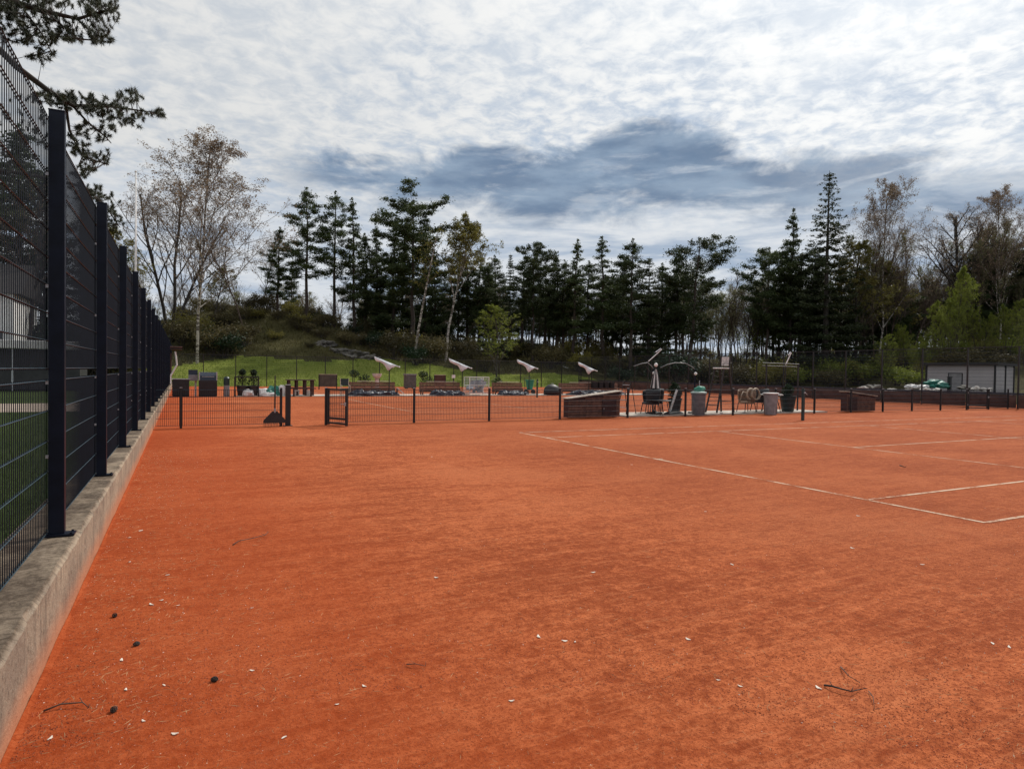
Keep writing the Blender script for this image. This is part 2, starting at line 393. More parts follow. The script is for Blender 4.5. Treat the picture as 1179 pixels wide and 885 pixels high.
def lump(r, seed, sq=(1, 1, 1), rough=.25, sub=3, flat=-.3):
    """irregular lump: displaced icosphere"""
    import bmesh
    bm = bmesh.new(); bmesh.ops.create_icosphere(bm, subdivisions=sub, radius=1.0)
    from mathutils import noise as mn
    for v in bm.verts:
        p = v.co.copy(); k = 1+rough*mn.noise(p*1.7+Vector((seed*7.1, seed*3.3, 0)))+rough*.5*mn.noise(p*4.3+Vector((0, seed*5.1, seed)))
        v.co = Vector((p.x*sq[0], p.y*sq[1], p.z*sq[2]))*r*k
        if v.co.z < flat*r*sq[2]: v.co.z = flat*r*sq[2]
    zmin = min(v.co.z for v in bm.verts)
    mb = MB(); mb.add([(v.co.x, v.co.y, v.co.z-zmin) for v in bm.verts], [tuple(v.index for v in f.verts) for f in bm.faces]); bm.free()
    return mb
def thing(name, label, cat, loc=(0, 0, 0), rz=0.0, group=None):
    o = bpy.data.objects.new(name, None); COL.objects.link(o); o.location = loc; o.rotation_euler = (0, 0, rz)
    o.empty_display_size = .2
    o['label'] = label; o['category'] = cat
    if group: o['group'] = group
    return o
def tag(o, label, cat, group=None):
    o['label'] = label; o['category'] = cat
    if group: o['group'] = group
    return o
def struct(o): o['kind'] = 'structure'; return o
def dup(root, loc=None, rz=None, label=None, group=None, scale=None):
    r = root.copy(); COL.objects.link(r)
    if loc is not None: r.location = loc
    if rz is not None: r.rotation_euler = (0, 0, rz)
    if scale is not None: r.scale = scale
    if label: r['label'] = label
    if group: r['group'] = group
    for ch in list(root.children):
        c = ch.copy(); COL.objects.link(c); c.parent = r
        for g in list(ch.children):
            d = g.copy(); COL.objects.link(d); d.parent = c
    return r

# ------------------------------------------------------------------ terrain
def sstep(a, b, x):  # also works with a > b
    t = min(1, max(0, (x-a)/(b-a))); return t*t*(3-2*t)
MC = atd(300, 400, 87); MC2 = atd(372, 400, 84); MC3 = atd(225, 400, 88)
from mathutils import noise as MN
def terr(x, y):
    u = max(y-61, (x-72)*.9)
    far = math.hypot(x, y)
    z = 3.0*sstep(0, 20, u) + 1.5*sstep(13, 34, u) + .5*sstep(24, 50, u) - 1.0*sstep(150, 190, far)
    def g(c, a, sx, sy):
        return a*math.exp(-((x-c.x)/sx)**2-((y-c.y)/sy)**2)
    z += g(MC, 4.0, 10.5, 10)+g(MC2, 1.7, 7, 8)+g(MC3, 1.6, 8, 9)
    if u > 0:
        z += (MN.noise(Vector((x*.12, y*.12, 2)))*.6+MN.noise(Vector((x*.35, y*.35, 5)))*.25)*sstep(6, 20, u)
    return z - .03
def terrain_grid(name, x0, x1, y0, y1, st, m, keep):
    nx = int((x1-x0)/st)+1; ny = int((y1-y0)/st)+1; idx = {}; mb = MB()
    for j in range(ny):
        for i in range(nx):
            x = x0+i*st; y = y0+j*st
            idx[i, j] = len(mb.v); mb.v.append((x, y, terr(x, y)))
    for j in range(ny-1):
        for i in range(nx-1):
            if keep(x0+(i+.5)*st, y0+(j+.5)*st): mb.f.append((idx[i, j], idx[i+1, j], idx[i+1, j+1], idx[i, j+1]))
    return struct(mb.build(name, m, smooth=True))
def lawn_top(x): return 75.5 - 6.0*sstep(22, 40, x) + 1.2*math.sin(x*.35) - 4*sstep(6, -2, x)
def in_lawn(x, y): return -3 < x < 46 and y < lawn_top(x) and y > 60
terrain_grid('hill', -60, 46, 60, 200, 1.0, HEATH, lambda x, y: not in_lawn(x, y))
terrain_grid('lawn', -60, 46, 60, 200, 1.0, LAWN, in_lawn)
terrain_grid('woodland_ground', 46, 220, -40, 200, 2.0, HEATH, lambda x, y: True)
mb = MB(); mb.add([(-1500, -1500, -2.6), (1500, -1500, -2.6), (1500, 1500, -2.6), (-1500, 1500, -2.6)], [(0, 1, 2, 3)])
struct(mb.build('ground', HEATH))
mb = MB(); mb.add([(-.64, -14, 0), (46, -14, 0), (46, 60.6, 0), (-.64, 60.6, 0)], [(0, 1, 2, 3)])
struct(mb.build('clay_court', CLAY))
mb = MB(); mb.add([(-60, -14, -.02), (-.9, -14, -.02), (-.9, 60.6, -.02), (-60, 60.6, -.02)], [(0, 1, 2, 3)])
struct(mb.build('grass', TURF))
mb = MB(); mb.add([(-60, 27, -.012), (-3.0, 27, -.012), (-3.0, 33, -.012), (-60, 33, -.012)], [(0, 1, 2, 3)])
struct(mb.build('path', SAND))

# court lines
def court_lines(y0):
    mb = MB(); X0 = 7.80; L = 23.77; wd = .052; z = .004
    def s(x0, x1, a, b): mb.add([(x0, a, z), (x1, a, z), (x1, b, z), (x0, b, z)], [(0, 1, 2, 3)])
    h = wd/2
    for x in (0, L): s(X0+x-.027, X0+x+.027, y0, y0+10.97)
    for yy in (0, 1.372, 9.6, 10.97): s(X0+.027, X0+L-.027, y0+yy-h, y0+yy+h)
    for x in (5.485, 18.285, 11.885): s(X0+x-h, X0+x+h, y0+1.372+h, y0+9.6-h)
    s(X0+5.485+h, X0+11.885-h, y0+5.485-h, y0+5.485+h); s(X0+11.885+h, X0+18.285-h, y0+5.485-h, y0+5.485+h)
    s(X0+.027, X0+.13, y0+5.46, y0+5.51)
    struct(mb.build('court_lines', LINE))
for y0 in (3.96, 23.55, 43.2): court_lines(y0)

# concrete slabs of the terrace between courts
def slab(name, x0, x1, y0, y1, h, m=SLABM):
    mb = MB(); mb.box(((x0+x1)/2, (y0+y1)/2, h/2), (x1-x0, y1-y0, h)); o = mb.build(name, m); bevel(o, .012); return struct(o)
slab('terrace', 14.25, 25.0, 19.0, 20.75, .05)
slab('paved_strip', 4.5, 33.0, 38.4, 40.4, .05)

# ------------------------------------------------------------------ tall fence on its concrete plinth
def plinth():
    mb = MB(); ys = [-3+i*.09 for i in range(690)]
    rr = random.Random(3); n = 5; o = 0
    prof = [(-.63, -.05), (-.63, .375), (-.655, .40), (-1.05, .40), (-1.05, -.05)]
    for y in ys:
        for k, (x, z) in enumerate(prof):
            j = .0035 if k in (1, 2) else .001; e = max(0, MN0.noise(Vector((y*5.5, k*.4, 3)))-.25)*.05 if k in (1, 2) else 0
            mb.v.append((x+rr.uniform(-j, j)-e, y, z-e+(rr.uniform(-j, j) if z > 0 else 0)))
    for i in range(len(ys)-1):
        for k in range(n-1): a = i*n+k; mb.f.append((a, a+1, a+n+1, a+n))
    o = mb.build('concrete_plinth', PLINTH)
    return tag(o, 'long low concrete plinth wall carrying the tall dark mesh fence along the court', 'wall')
plinth()
def drift():
    mb = MB(); n = 900
    for i in range(n):
        y = 1.2+i*.03; w = .015+.03*max(0, .5+MN0.noise(Vector((y*1.3, 0, 1))))+.010*MN0.noise(Vector((y*9, 2, 0))); h = .004+.012*max(0, .5+MN0.noise(Vector((y*1.9, 7, 0))))+.003*MN0.noise(Vector((y*14, 0, 5)))
        mb.v += [(-.628, y, max(.004, h)), (-.63+w*.45, y, max(.003, h*.55)), (-.63+w, y, -.004)]
    for i in range(n-1):
        a = i*3; mb.f += [(a, a+1, a+4, a+3), (a+1, a+2, a+5, a+4)]
    struct(mb.build('clay_edge', CLAY, smooth=True))
drift()
def mesh_panel(w, z0, z1, step=.2, vr=.0036, hr=.0042, vs=.05):
    """double-rod mesh panel, along local Y, facing local X"""
    mb = MB(); n = int(round(w/vs))
    for i in range(n+1):
        y = -w/2+i*w/n; mb.tube([(0, y, z0), (0, y, z1)], vr, 4, False)
    mb.nv = len(mb.f)
    k = int(round((z1-z0)/step))
    for i in range(k+1):
        z = z0+.012+(z1-z0-.024)*i/k
        for dx in (-.0065, .0065): mb.tube([(dx, -w/2, z), (dx, w/2, z)], hr, 4, False)
    return mb
def clipm(mb, z):
    mb.box((.012, 0, z), (.03, .035, .03))
def tall_fence():
    t = thing('mesh_fence', 'tall dark navy steel mesh fence on the concrete plinth, running away at the left', 'fence', (-.76, 0, .40))
    post = MB(); post.box((0, 0, 1.44), (.092, .06, 2.88)); post.box((0, 0, 2.885), (.096, .064, .012))
    plate = MB(); plate.box((.02, 0, .012), (.17, .11, .012))
    for sx in (-.045, .085):
        for sy in (-.04, .04): plate.box((sx, sy, .022), (.014, .014, .010))
    CZ = (.55, 1.05, 1.70, 2.45); clip = MB(); clip.box((-.052, -.034, 0), (.016, .010, .022))
    low = mesh_panel(2.75, .015, 1.075, .2, .0029, .0038); hi = mesh_panel(2.75, 1.135, 2.86, .2, .0029, .0038)
    P0 = None
    for i in range(-1, 21):
        y = 5.37+2.77*(i-1)
        if P0 is None:
            P0 = post.build('post', NAVY, t, loc=(0, y, 0)); bevel(P0, .004)
            B0 = plate.build('base_plate', NAVY, P0); CL = []
            for z in CZ:
                if CL: c = CL[0].copy(); COL.objects.link(c); c.parent = P0
                else: c = clip.build('clip', GALV, P0)
                c.location = (0, 0, z); CL.append(c)
            L0 = low.build('mesh_panel', WIRE, t, loc=(-.062, y+1.385, 0)); H0 = hi.build('mesh_panel', WIRE, t, loc=(-.062, y+1.385, 0))
        else:
            p = P0.copy(); COL.objects.link(p); p.parent = t; p.location = (0, y, 0)
            for c0 in [B0]+CL:
                c = c0.copy(); COL.objects.link(c); c.parent = p
            if i < 20:
                for q0 in (L0, H0):
                    q = q0.copy(); COL.objects.link(q); q.parent = t; q.location = (-.062, y+1.385, 0)
tall_fence()

# ------------------------------------------------------------------ low fence between the courts (Y = 18.7)
LFY = 18.72
def low_fence(xs, label, skip=False):
    t = thing('low_mesh_fence', label, 'fence', (xs[0], LFY, 0))
    post = MB(); post.box((0, 0, .52), (.06, .06, 1.04)); cap = MB(); cap.box((0, 0, 1.046), (.066, .066, .014))
    P0 = None
    for i, x in enumerate(xs):
        if skip and i == 0: pass
        elif P0 is None:
            P0 = post.build('post', BLK, t, loc=(x-xs[0], 0, 0)); C0 = cap.build('cap', GALV, P0)
        else:
            p = P0.copy(); COL.objects.link(p); p.parent = t; p.location = (x-xs[0], 0, 0)
            c = C0.copy(); COL.objects.link(c); c.parent = p
        if i+1 < len(xs):
            w = xs[i+1]-x
            o = mesh_panel(w-.07, .06, 1.0, .2, .0042, .005).build('mesh_panel', WIRE, t, loc=(x+w/2-xs[0], 0, 0)); o.rotation_euler = (0, 0, R(90))
    return t
low_fence([-.62, -.02, 2.42], 'short low mesh fence section between the tall fence and the open gateway', True)
low_fence([3.62, 6.21, 8.69, 11.30, 14.10, 16.75, 19.15, 21.5, 23.8, 26.15, 28.35, 30.5, 32.75, 34.95], 'long low black mesh fence dividing the near clay court from the one behind')
low_fence([36.9, 38.7], 'short low mesh fence section at the right beside the narrow gate')
def gate(label, loc, rz, w, h=1.02):
    t = thing('gate', label, 'gate', loc, rz, None)
    fr = MB()
    for x in (.03, w-.03): fr.box((x, 0, h/2+.02), (.055, .055, h))
    for z in (.075, .20, h-.01): fr.box((w/2, 0, z), (w-.115, .05, .05))
    fr.build('frame', BLK, t)
    o = mesh_panel(w-.13, .22, h-.04).build('mesh_panel', WIRE, t, loc=(w/2, 0, 0)); o.rotation_euler = (0, 0, R(90))
    l = MB(); l.box((w-.03, -.045, .62), (.03, .05, .10)); l.tube([(w-.03, -.06, .62), (w-.03, -.11, .62), (w-.14, -.11, .62)], .009, 6); l.build('latch', GALV, t)
    hg = MB()
    for z in (.25, .85): hg.tube([(-.005, 0, z-.05), (-.005, 0, z+.05)], .014, 8)
    hg.build('hinge', GALV, t)
gate('open black gate leaf swung towards the viewer beside the gateway', (3.66, LFY-.05, 0), R(-64), .86)
gate('narrow black gate closed in the low fence near the right edge', (35.05, LFY, 0), 0, 1.75)
# gate post
t = thing('gate_post', 'thick black gate post standing beside the hanging drag rake', 'post', (2.60, LFY, 0))
mb = MB(); mb.box((0, 0, .56), (.13, .13, 1.12)); bevel(mb.build('shaft', BLK, t), .006)
mb = MB(); mb.box((0, 0, 1.128), (.145, .145, .016)); mb.build('cap', GALV, t)
mb = MB(); mb.box((0, 0, .008), (.22, .22, .016)); mb.build('base_plate', BLK, t)
# court rake on the fence
p = aty(316, 470, LFY-.09)
t = thing('court_rake', 'long handled triangular court rake leaning on the low fence', 'rake', (p.x, LFY-.16, 0))
mb = MB(); mb.tube([(0, 0, .40), (.012, .06, 1.38)], .016, 8); mb.build('handle', BARKD, t)
mb = MB(); mb.prism([(-.29, .10), (.29, .10), (.29, .17), (.06, .42), (-.06, .42), (-.29, .17)], 'y', -.012, .012); mb.build('head', BLACKP, t)
mb = MB()
for i in range(15): mb.box((-.27+i*.0386, 0, .055), (.010, .01, .11))
mb.build('teeth', BLK, t)
mb = MB(); mb.tube([(0, 0, .38), (0, 0, .50)], .026, 8); mb.build('socket', GALV, t)

# net posts
def netpost(label, x, y, h=1.10):
    t = thing('net_post', label, 'net post', (x, y, 0))
    mb = MB(); mb.box((0, 0, h/2), (.085, .085, h)); bevel(mb.build('shaft', TEAL, t), .008)
    mb = MB(); mb.tube([(0, -.045, h-.12), (0, -.085, h-.12)], .03, 10); mb.tube([(0, -.085, h-.12), (.09, -.10, h-.19)], .008, 6); mb.build('winder', GALV, t)
    mb = MB(); mb.tube([(0, -.03, h+.02), (0, .03, h+.02)], .028, 10); mb.build('pulley', BLK, t)
netpost('dark teal net post standing alone on the near clay court', 19.55, 15.84)
netpost('thin black net post at the far edge of the middle court', 19.70, 35.4)

# ------------------------------------------------------------------ tall boundary fences at the back and the right end
def boundary(label, loc, rz, n, h, screen_h, screen_m):
    t = thing('boundary_fence', label, 'fence', loc, rz)
    post = MB(); post.box((0, 0, h/2), (.07, .07, h)); pan = mesh_panel(2.44, .05, h-.05, .2, .0045, .005)
    rail = MB(); rail.tube([(0, -1.25, h-.02), (0, 1.25, h-.02)], .02, 6)
    P0 = None
    for i in range(n+1):
        if P0 is None: P0 = post.build('post', BLK, t); A0 = pan.build('mesh_panel', WIRE, t, loc=(0, 1.25, 0)); R0 = rail.build('top_rail', BLK, t, loc=(0, 1.25, 0))
        else:
            p = P0.copy(); COL.objects.link(p); p.parent = t; p.location = (0, i*2.5, 0)
            if i < n:
                for q0 in (A0, R0):
                    q = q0.copy(); COL.objects.link(q); q.parent = t; q.location = (0, i*2.5+1.25, 0)
    if screen_h:
        for i in range(n):
            mb = MB(); m_ = 8; o = 0
            rr = random.Random(i)
            for k in range(m_+1):
                y = -1.2+2.4*k/m_; w = rr.uniform(-.02, .02)
                mb.v += [(-.05+w, y, .03), (-.05+w*.5, y, screen_h*.55), (-.05, y, screen_h), (-.035+w, y, .03), (-.035+w*.5, y, screen_h*.55), (-.035, y, screen_h)]
            for k in range(m_):
                a = k*6
                mb.f += [(a, a+6, a+7, a+1), (a+1, a+7, a+8, a+2), (a+3, a+4, a+10, a+9), (a+4, a+5, a+11, a+10), (a+2, a+8, a+11, a+5)]
            mb.build('windscreen', screen_m, t, loc=(0, i*2.5+1.25, 0), smooth=True)
            mb = MB(); mb.box((-.045, 0, screen_h+.06), (.03, 2.42, .10)); mb.build('screen_band', TARPB, t, loc=(0, i*2.5+1.25, 0))
    return t
boundary('tall dark mesh fence with low brown windscreen along the right end of the courts', (39.2, 16.0, 0), 0, 18, 3.3, .72, BROWNF)
boundary('tall thin mesh fence along the foot of the green lawn', (39.1, 60.4, 0), R(90), 16, 2.7, 0, None)

# ------------------------------------------------------------------ terrace: slatted lean-to boxes
def slat_box(label, loc, L, hl, hr, D, flip):
    t = thing('slatted_box', label, 'storage box', loc)
    body = MB(); body.prism([(0, .03), (L, .03), (L, hr-.03), (0, hl-.03)], 'y', .02, D-.02); body.build('body', REDW, t)
    sl = MB(); n = 10; 
    for i in range(n):
        z0 = .04+i*(max(hl, hr)-.06)/n; z1 = z0+(max(hl, hr)-.06)/n-.018
        # clip each board under the sloping lid
        def xr(z):
            if hr > hl: return max(0, (z-(hl-.04))/((hr-hl))*L) if z > hl-.04 else 0, L
            return 0, (min(L, L-(z-(hr-.04))/((hl-hr))*L) if z > hr-.04 else L)
        a, b = xr(z1)
        if b-a > .1: sl.box(((a+b)/2, .008, (z0+z1)/2), (b-a-.01, .022, z1-z0))
    sl.build('slats', BROWNW, t)
    lid = MB(); ang = math.atan2(hr-hl, L); ll = math.hypot(L, hr-hl)+.12
    lid.box((L/2, D/2-.02, (hl+hr)/2+.005), (ll, D+.10, .035), ry=-ang); bevel(lid.build('lid', PALEW, t), .006)
    d = MB(); x0 = L*.64 if not flip else .1
    d.box((x0+L*.14, -.012, min(hl, hr)*.5+.03), (L*.28, .02, min(hl, hr)*.82)); do = d.build('door', REDW, t)
    k = MB(); k.box((x0+.06, -.032, .32), (.03, .025, .05)); k.build('lock', GALV, do)
slat_box('brown slatted box with pale lid rising to the right, left of the terrace', (11.80, 18.98, 0), 2.15, .68, .93, .34, False)
slat_box('brown slatted box with pale lid falling to the right, past the terrace', (26.25, 18.98, 0), 1.95, .90, .70, .34, True)

# umpire chair
def umpire():
    p = gnd(832, 475)
    t = thing('umpire_chair', 'tall rust red umpire chair with white seat on ladder legs', 'umpire chair', (19.55, 19.75, .05), R(8))
    # local: front = -X
    fr = [(-.62, s*.26, 0) for s in (-1, 1)]; bk = [(.42, s*.30, 0) for s in (-1, 1)]
    for s in (-1, 1):
        mb = MB(); mb.tube([(-.62, s*.27, 0), (-.16, s*.22, 1.75)], .036, 8); mb.build('leg', RUST, t)
        mb = MB(); mb.tube([(.42, s*.31, 0), (.18, s*.22, 1.75), (.23, s*.22, 2.25)], .036, 8); mb.build('leg', RUST, t)
    for z in (.30, .62, .94, 1.26):
        k = z/1.75; mb = MB(); x = -.62+.46*k; w = .27-.05*k; mb.tube([(x, -w, z), (x, w, z)], .017, 8); mb.build('rung', RUST, t)
    for pr in ([(-.50, -.255, .45), (.36, -.29, .45)], [(-.50, .255, .45), (.36, .29, .45)], [(-.24, -.23, 1.45), (.22, -.235, 1.45)], [(-.24, .23, 1.45), (.22, .235, 1.45)], [(.36, -.29, .45), (.36, .29, .45)]):
        mb = MB(); mb.tube(pr, .015, 6); mb.build('brace', RUST, t)
    mb = MB(); mb.box((-.02, 0, 1.79), (.50, .48, .045)); bevel(mb.build('seat', WHITEP, t), .012)
    mb = MB(); mb.box((.235, 0, 2.07), (.035, .47, .36), ry=R(5)); bevel(mb.build('backrest', mat('mottled white board', (.55, .48, .46), .6, .35, 9), t), .012)
    for s in (-1, 1):
        mb = MB(); mb.tube([(.2, s*.25, 1.98), (-.2, s*.25, 1.98), (-.22, s*.25, 1.80)], .014, 6); mb.build('armrest', RUST, t)
    mb = MB(); mb.box((-.32, 0, 1.28), (.20, .42, .025)); mb.build('footrest', RUST, t)
umpire()
# step ladder
t = thing('step_ladder', 'rust red folding step ladder at the left end of the terrace', 'ladder', (14.95, 19.9, .05), R(20))
for s in (-1, 1):
    mb = MB(); mb.tube([(-.36, s*.2, 0), (0, s*.15, 1.25)], .017, 6); mb.build('rail', RUST, t)
    mb = MB(); mb.tube([(.32, s*.2, 0), (.02, s*.15, 1.25)], .015, 6); mb.build('leg', RUST, t)
for i in range(4):
    z = .25+i*.28; k = z/1.25; mb = MB(); mb.box((-.36+.36*k, 0, z), (.09, .36-.08*k, .02)); mb.build('tread', GALV, t)

# wicker tub chairs, table
def tub_chair(label, loc, rz, m, frame, group=None):
    t = thing('patio_chair', label, 'chair', loc, rz, group)
    mb = MB(); n = 18; rings = []
    prof = [(.30, .40), (.345, .55), (.37, .74), (.36, .86)]
    o = 0
    for (r, z) in prof:
        for k in range(n+1):
            a = R(-45)+R(270)*k/n; zz = z + (.10*math.sin(math.pi*k/n) if z > .6 else 0)
            mb.v.append((r*math.cos(a), r*math.sin(a), zz))
    for (r, z) in reversed(prof):
        for k in range(n+1):
            a = R(-45)+R(270)*k/n; zz = z + (.10*math.sin(math.pi*k/n) if z > .6 else 0)
            mb.v.append(((r-.035)*math.cos(a), (r-.035)*math.sin(a), zz))
    m_ = n+1
    for i in range(2*len(prof)-1):
        for k in range(n): a = i*m_+k; mb.f.append((a, a+1, a+m_+1, a+m_))
    o = mb.build('backrest', m, t, smooth=True); o.rotation_euler = (0, 0, R(45))
    mb = MB(); mb.lathe([(.28, .36), (.33, .38), (.33, .43), (.29, .45)], 20); mb.build('seat', m, t)
    for sx in (-1, 1):
        for sy in (-1, 1): mb = MB(); mb.tube([(sx*.22, sy*.22, .40), (sx*.27, sy*.27, 0)], .017, 8); mb.build('leg', frame, t)
    return t
G = 'chairs on the terrace'
tub_chair('black wicker tub chair standing under the closed striped parasol', (15.95, 19.75, .05), R(200), BLACKP, BLK, G)
tub_chair('black wicker tub chair pushed against the leaning white board', (16.5, 20.2, .05), R(120), BLACKP, BLK, G)
tub_chair('tan rattan tub chair beneath the coiled hose', (20.75, 19.55, .05), R(260), RATTAN, RUST, G)
tub_chair('dark chair half hidden behind the second grey bin and table', (22.0, 20.0, .05), R(160), BLACKP, RUST, G)
t = thing('patio_table', 'small white topped table between the grey bin and dark shrub', 'table', (22.05, 19.45, .05))
mb = MB(); mb.lathe([(.46, .70), (.48, .71), (.48, .735), (.46, .745)], 28); mb.build('table_top', WHITEP, t)
for a in (45, 135, 225, 315):
    mb = MB(); c, s = math.cos(R(a)), math.sin(R(a)); mb.tube([(c*.2, s*.2, .70), (c*.38, s*.38, 0)], .016, 6); mb.build('leg', RUST, t)
t = thing('low_table', 'low dark round table among the black wicker chairs', 'table', (16.05, 19.25, .05))
mb = MB(); mb.lathe([(.36, .50), (.38, .51), (.38, .535), (.36, .545)], 24); mb.build('table_top', BLACKP, t)
for a in (45, 135, 225, 315):
    mb = MB(); c, s = math.cos(R(a)), math.sin(R(a)); mb.tube([(c*.2, s*.2, .50), (c*.30, s*.30, 0)], .015, 6); mb.build('leg', BLK, t)

# hose coil on chair
t = thing('garden_hose', 'tan garden hose coiled in loops on the rattan chair', 'hose', (20.75, 19.42, .50))
for k in range(2):
    mb = MB(); pts = []
    for i in range(90):
        a = i/89*2*math.pi*3; r = .22+.012*math.sin(a*1.7+k); pts.append((math.cos(a)*r+(.16*k), -.05-.03*(i/30)-.1*k, .30+math.sin(a)*r*1.05))
    mb.tube(pts, .021, 6); mb.build('loop', HOSE, t, smooth=True)
mb = MB(); mb.tube([(-.30, -.12, .36), (-.50, -.16, .40), (-.62, -.2, .30), (-.70, -.2, .05)], .02, 6); mb.build('hose_end', HOSE, t, smooth=True)

# bins
def bin_(label, loc, lid, group='grey bins on the terrace'):
    t = thing('waste_bin', label, 'bin', loc, 0, group)
    mb = MB(); mb.lathe([(.215, 0), (.23, .03), (.27, .80), (.285, .80), (.285, .84), (.255, .84), (.245, .70)], 28); mb.build('body', BING, t, smooth=False)
    mb = MB()
    for k in range(10):
        a = 2*math.pi*k/10; mb.box((math.cos(a)*.252, math.sin(a)*.252, .42), (.012, .03, .70), rz=a)
    mb.build('ribs', BING, t)
    return t
b = bin_('grey waste bin with a green bag in its pale green lid', gnd(804, 478.2), 1)
mb = MB(); mb.lathe([(.295, .845), (.305, .86), (.295, .90), (.19, .93)], 28); mb.build('lid', PALEG, b)
mb = lump(.2, 3, (1.1, 1.0, .8), .3); o = mb.build('bag', GREENP, b, smooth=True, loc=(.05, 0, .92))
mb = MB(); mb.tube([(.02, 0, 1.0), (.03, 0, 1.34)], .012, 6); mb.build('stick', GALV, b)
b = bin_('grey waste bin under a white rim beside the coiled hose', gnd(887, 477.4), 0)
mb = MB(); mb.lathe([(.295, .842), (.31, .85), (.305, .88), (.26, .885)], 28); mb.build('lid', WHITEP, b)

# closed parasols
def closed_parasol(label, loc):
    t = thing('closed_parasol', label, 'parasol', loc)
    mb = MB(); mb.tube([(0, 0, 0), (0, 0, 1.80)], .022, 8); mb.build('pole', BLK, t)
    mb = MB(); mb.lathe([(.27, 0), (.28, .05), (.1, .09), (.05, .12)], 24); mb.build('base', BLACKP, t)
    cv = MB(); st = MB(); n = 10
    for k in range(n):
        a0, a1 = 2*math.pi*k/n, 2*math.pi*(k+1)/n; am = (a0+a1)/2
        tgt = cv if k % 2 else st
        pr = [(.19, .98), (.15, 1.22), (.10, 1.46), (.035, 1.70)]
        o = len(tgt.v)
        for r, z in pr:
            for a, q in ((a0, .72), (am, 1.1), (a1, .72)): tgt.v.append((r*q*math.cos(a), r*q*math.sin(a), z))
        for i in range(3):
            for j in range(2): b = o+i*3+j; tgt.f.append((b, b+1, b+4, b+3))
    cv.build('canopy', WHITEP, t); st.build('stripe', BLACKP, t)
    mb = MB(); mb.lathe([(.01, 1.78), (.055, 1.81), (.075, 1.86), (.055, 1.91), (.01, 1.94)], 14); mb.build('finial', WHITEP, t, smooth=True)
closed_parasol('closed black and white striped parasol with a round white finial', (16.05, 19.60, .05))
# cantilever parasol frames (no canopy)
def bare_parasol(label, loc, rz, arm_pts):
    t = thing('bare_parasol', label, 'parasol', loc, rz, 'bare parasol frames over the terrace')
    mb = MB(); mb.tube([(0, 0, 0), (0, 0, 1.72)], .030, 10); mb.build('pole', NAVY, t)
    mb = MB(); mb.tube(arm_pts, [.015]*len(arm_pts), 8); mb.build('arm', mat('dull grey steel', (.20, .21, .22), .5, .3, 9), t, smooth=True)
    mb = MB(); mb.box((0, 0, .02), (.6, .09, .04)); mb.box((0, 0, .024), (.09, .6, .036)); mb.build('foot', BLK, t)
    mb = MB(); mb.lathe([(.01, -.06), (.05, -.04), (.065, 0), (.05, .04), (.01, .06)], 14, (-.05, -.09, 1.55)); mb.build('crank_knob', WHITEP, t, smooth=True)
    mb = MB(); mb.tube([(0, 0, 1.40), (-.35, 0, 1.78)], .013, 6); mb.build('strut', BLK, t)
q = gnd(799, 477); 
bare_parasol('bare parasol frame with long curved silver arm, beside the green lidded bin', (q.x, 19.55, .05), 0, [(.02, 0, 1.70), (-.15, 0, 1.82), (-.5, 0, 1.95), (-1.0, 0, 1.96), (-1.4, 0, 1.88), (-1.72, 0, 1.76)])
bare_parasol('bare parasol frame with short curved arm, above the black wicker chairs', (16.22, 19.95, .05), 0, [(.02, 0, 1.68), (-.12, 0, 1.84), (-.3, 0, 1.95), (-.6, 0, 1.90), (-.95, 0, 1.80)])
# leaning board and hose reel, potted shrubs
t = thing('leaning_board', 'white edged folding board leaning beside the potted shrub', 'board', (16.78, 19.35, .05), R(8))
mb = MB(); mb.box((.05, 0, .45), (.34, .05, .98), ry=R(24)); mb.build('panel', BLACKP, t)
mb = MB(); mb.box((-.13, -.03, .47), (.06, .05, 1.0), ry=R(24)); mb.build('edge_strip', WHITEP, t)
mb = MB(); mb.tube([(.10, .02, .80), (.45, .12, 0)], .016, 6); mb.build('prop', BLK, t)
t = thing('hose_reel', 'flat coil of black hose lying on the terrace edge', 'hose', (16.55, 19.12, .05))
mb = MB(); pts = []
for i in range(140):
    a = i/139*2*math.pi*5; r = .36-.03*(i//28)+.01*math.sin(3*a); pts.append((math.cos(a)*r*1.25, math.sin(a)*r*.35, .03+.035*(i/139)*2))
mb.tube(pts, .022, 6); mb.build('coil', BLACKP, t, smooth=True)
def leaves(mb, c, r, n, size, rr, sq=(1, 1, 1), flat=0.0):
    for _ in range(n):
        while True:
            p = Vector((rr.uniform(-1, 1), rr.uniform(-1, 1), rr.uniform(-1, 1)))
            if p.length < 1: break
        p = Vector((p.x*r*sq[0], p.y*r*sq[1], p.z*r*sq[2]))+Vector(c)
        card(mb, p, size*rr.uniform(.6, 1.3), rr, flat)
def card(mb, p, s, rr, flat=0.0):
    d = Vector((rr.gauss(0, 1), rr.gauss(0, 1), rr.gauss(0, 1)*(1-flat))).normalized()
    e = d.cross(Vector((rr.gauss(0, 1), rr.gauss(0, 1), rr.gauss(0, 1)))).normalized()
    a = p-d*s*.5; b = p+e*s*.28; c = p+d*s*.5; f = p-e*s*.22
    o = len(mb.v); mb.v += [tuple(a), tuple(b), tuple(c), tuple(f)]; mb.f.append((o, o+1, o+2, o+3))
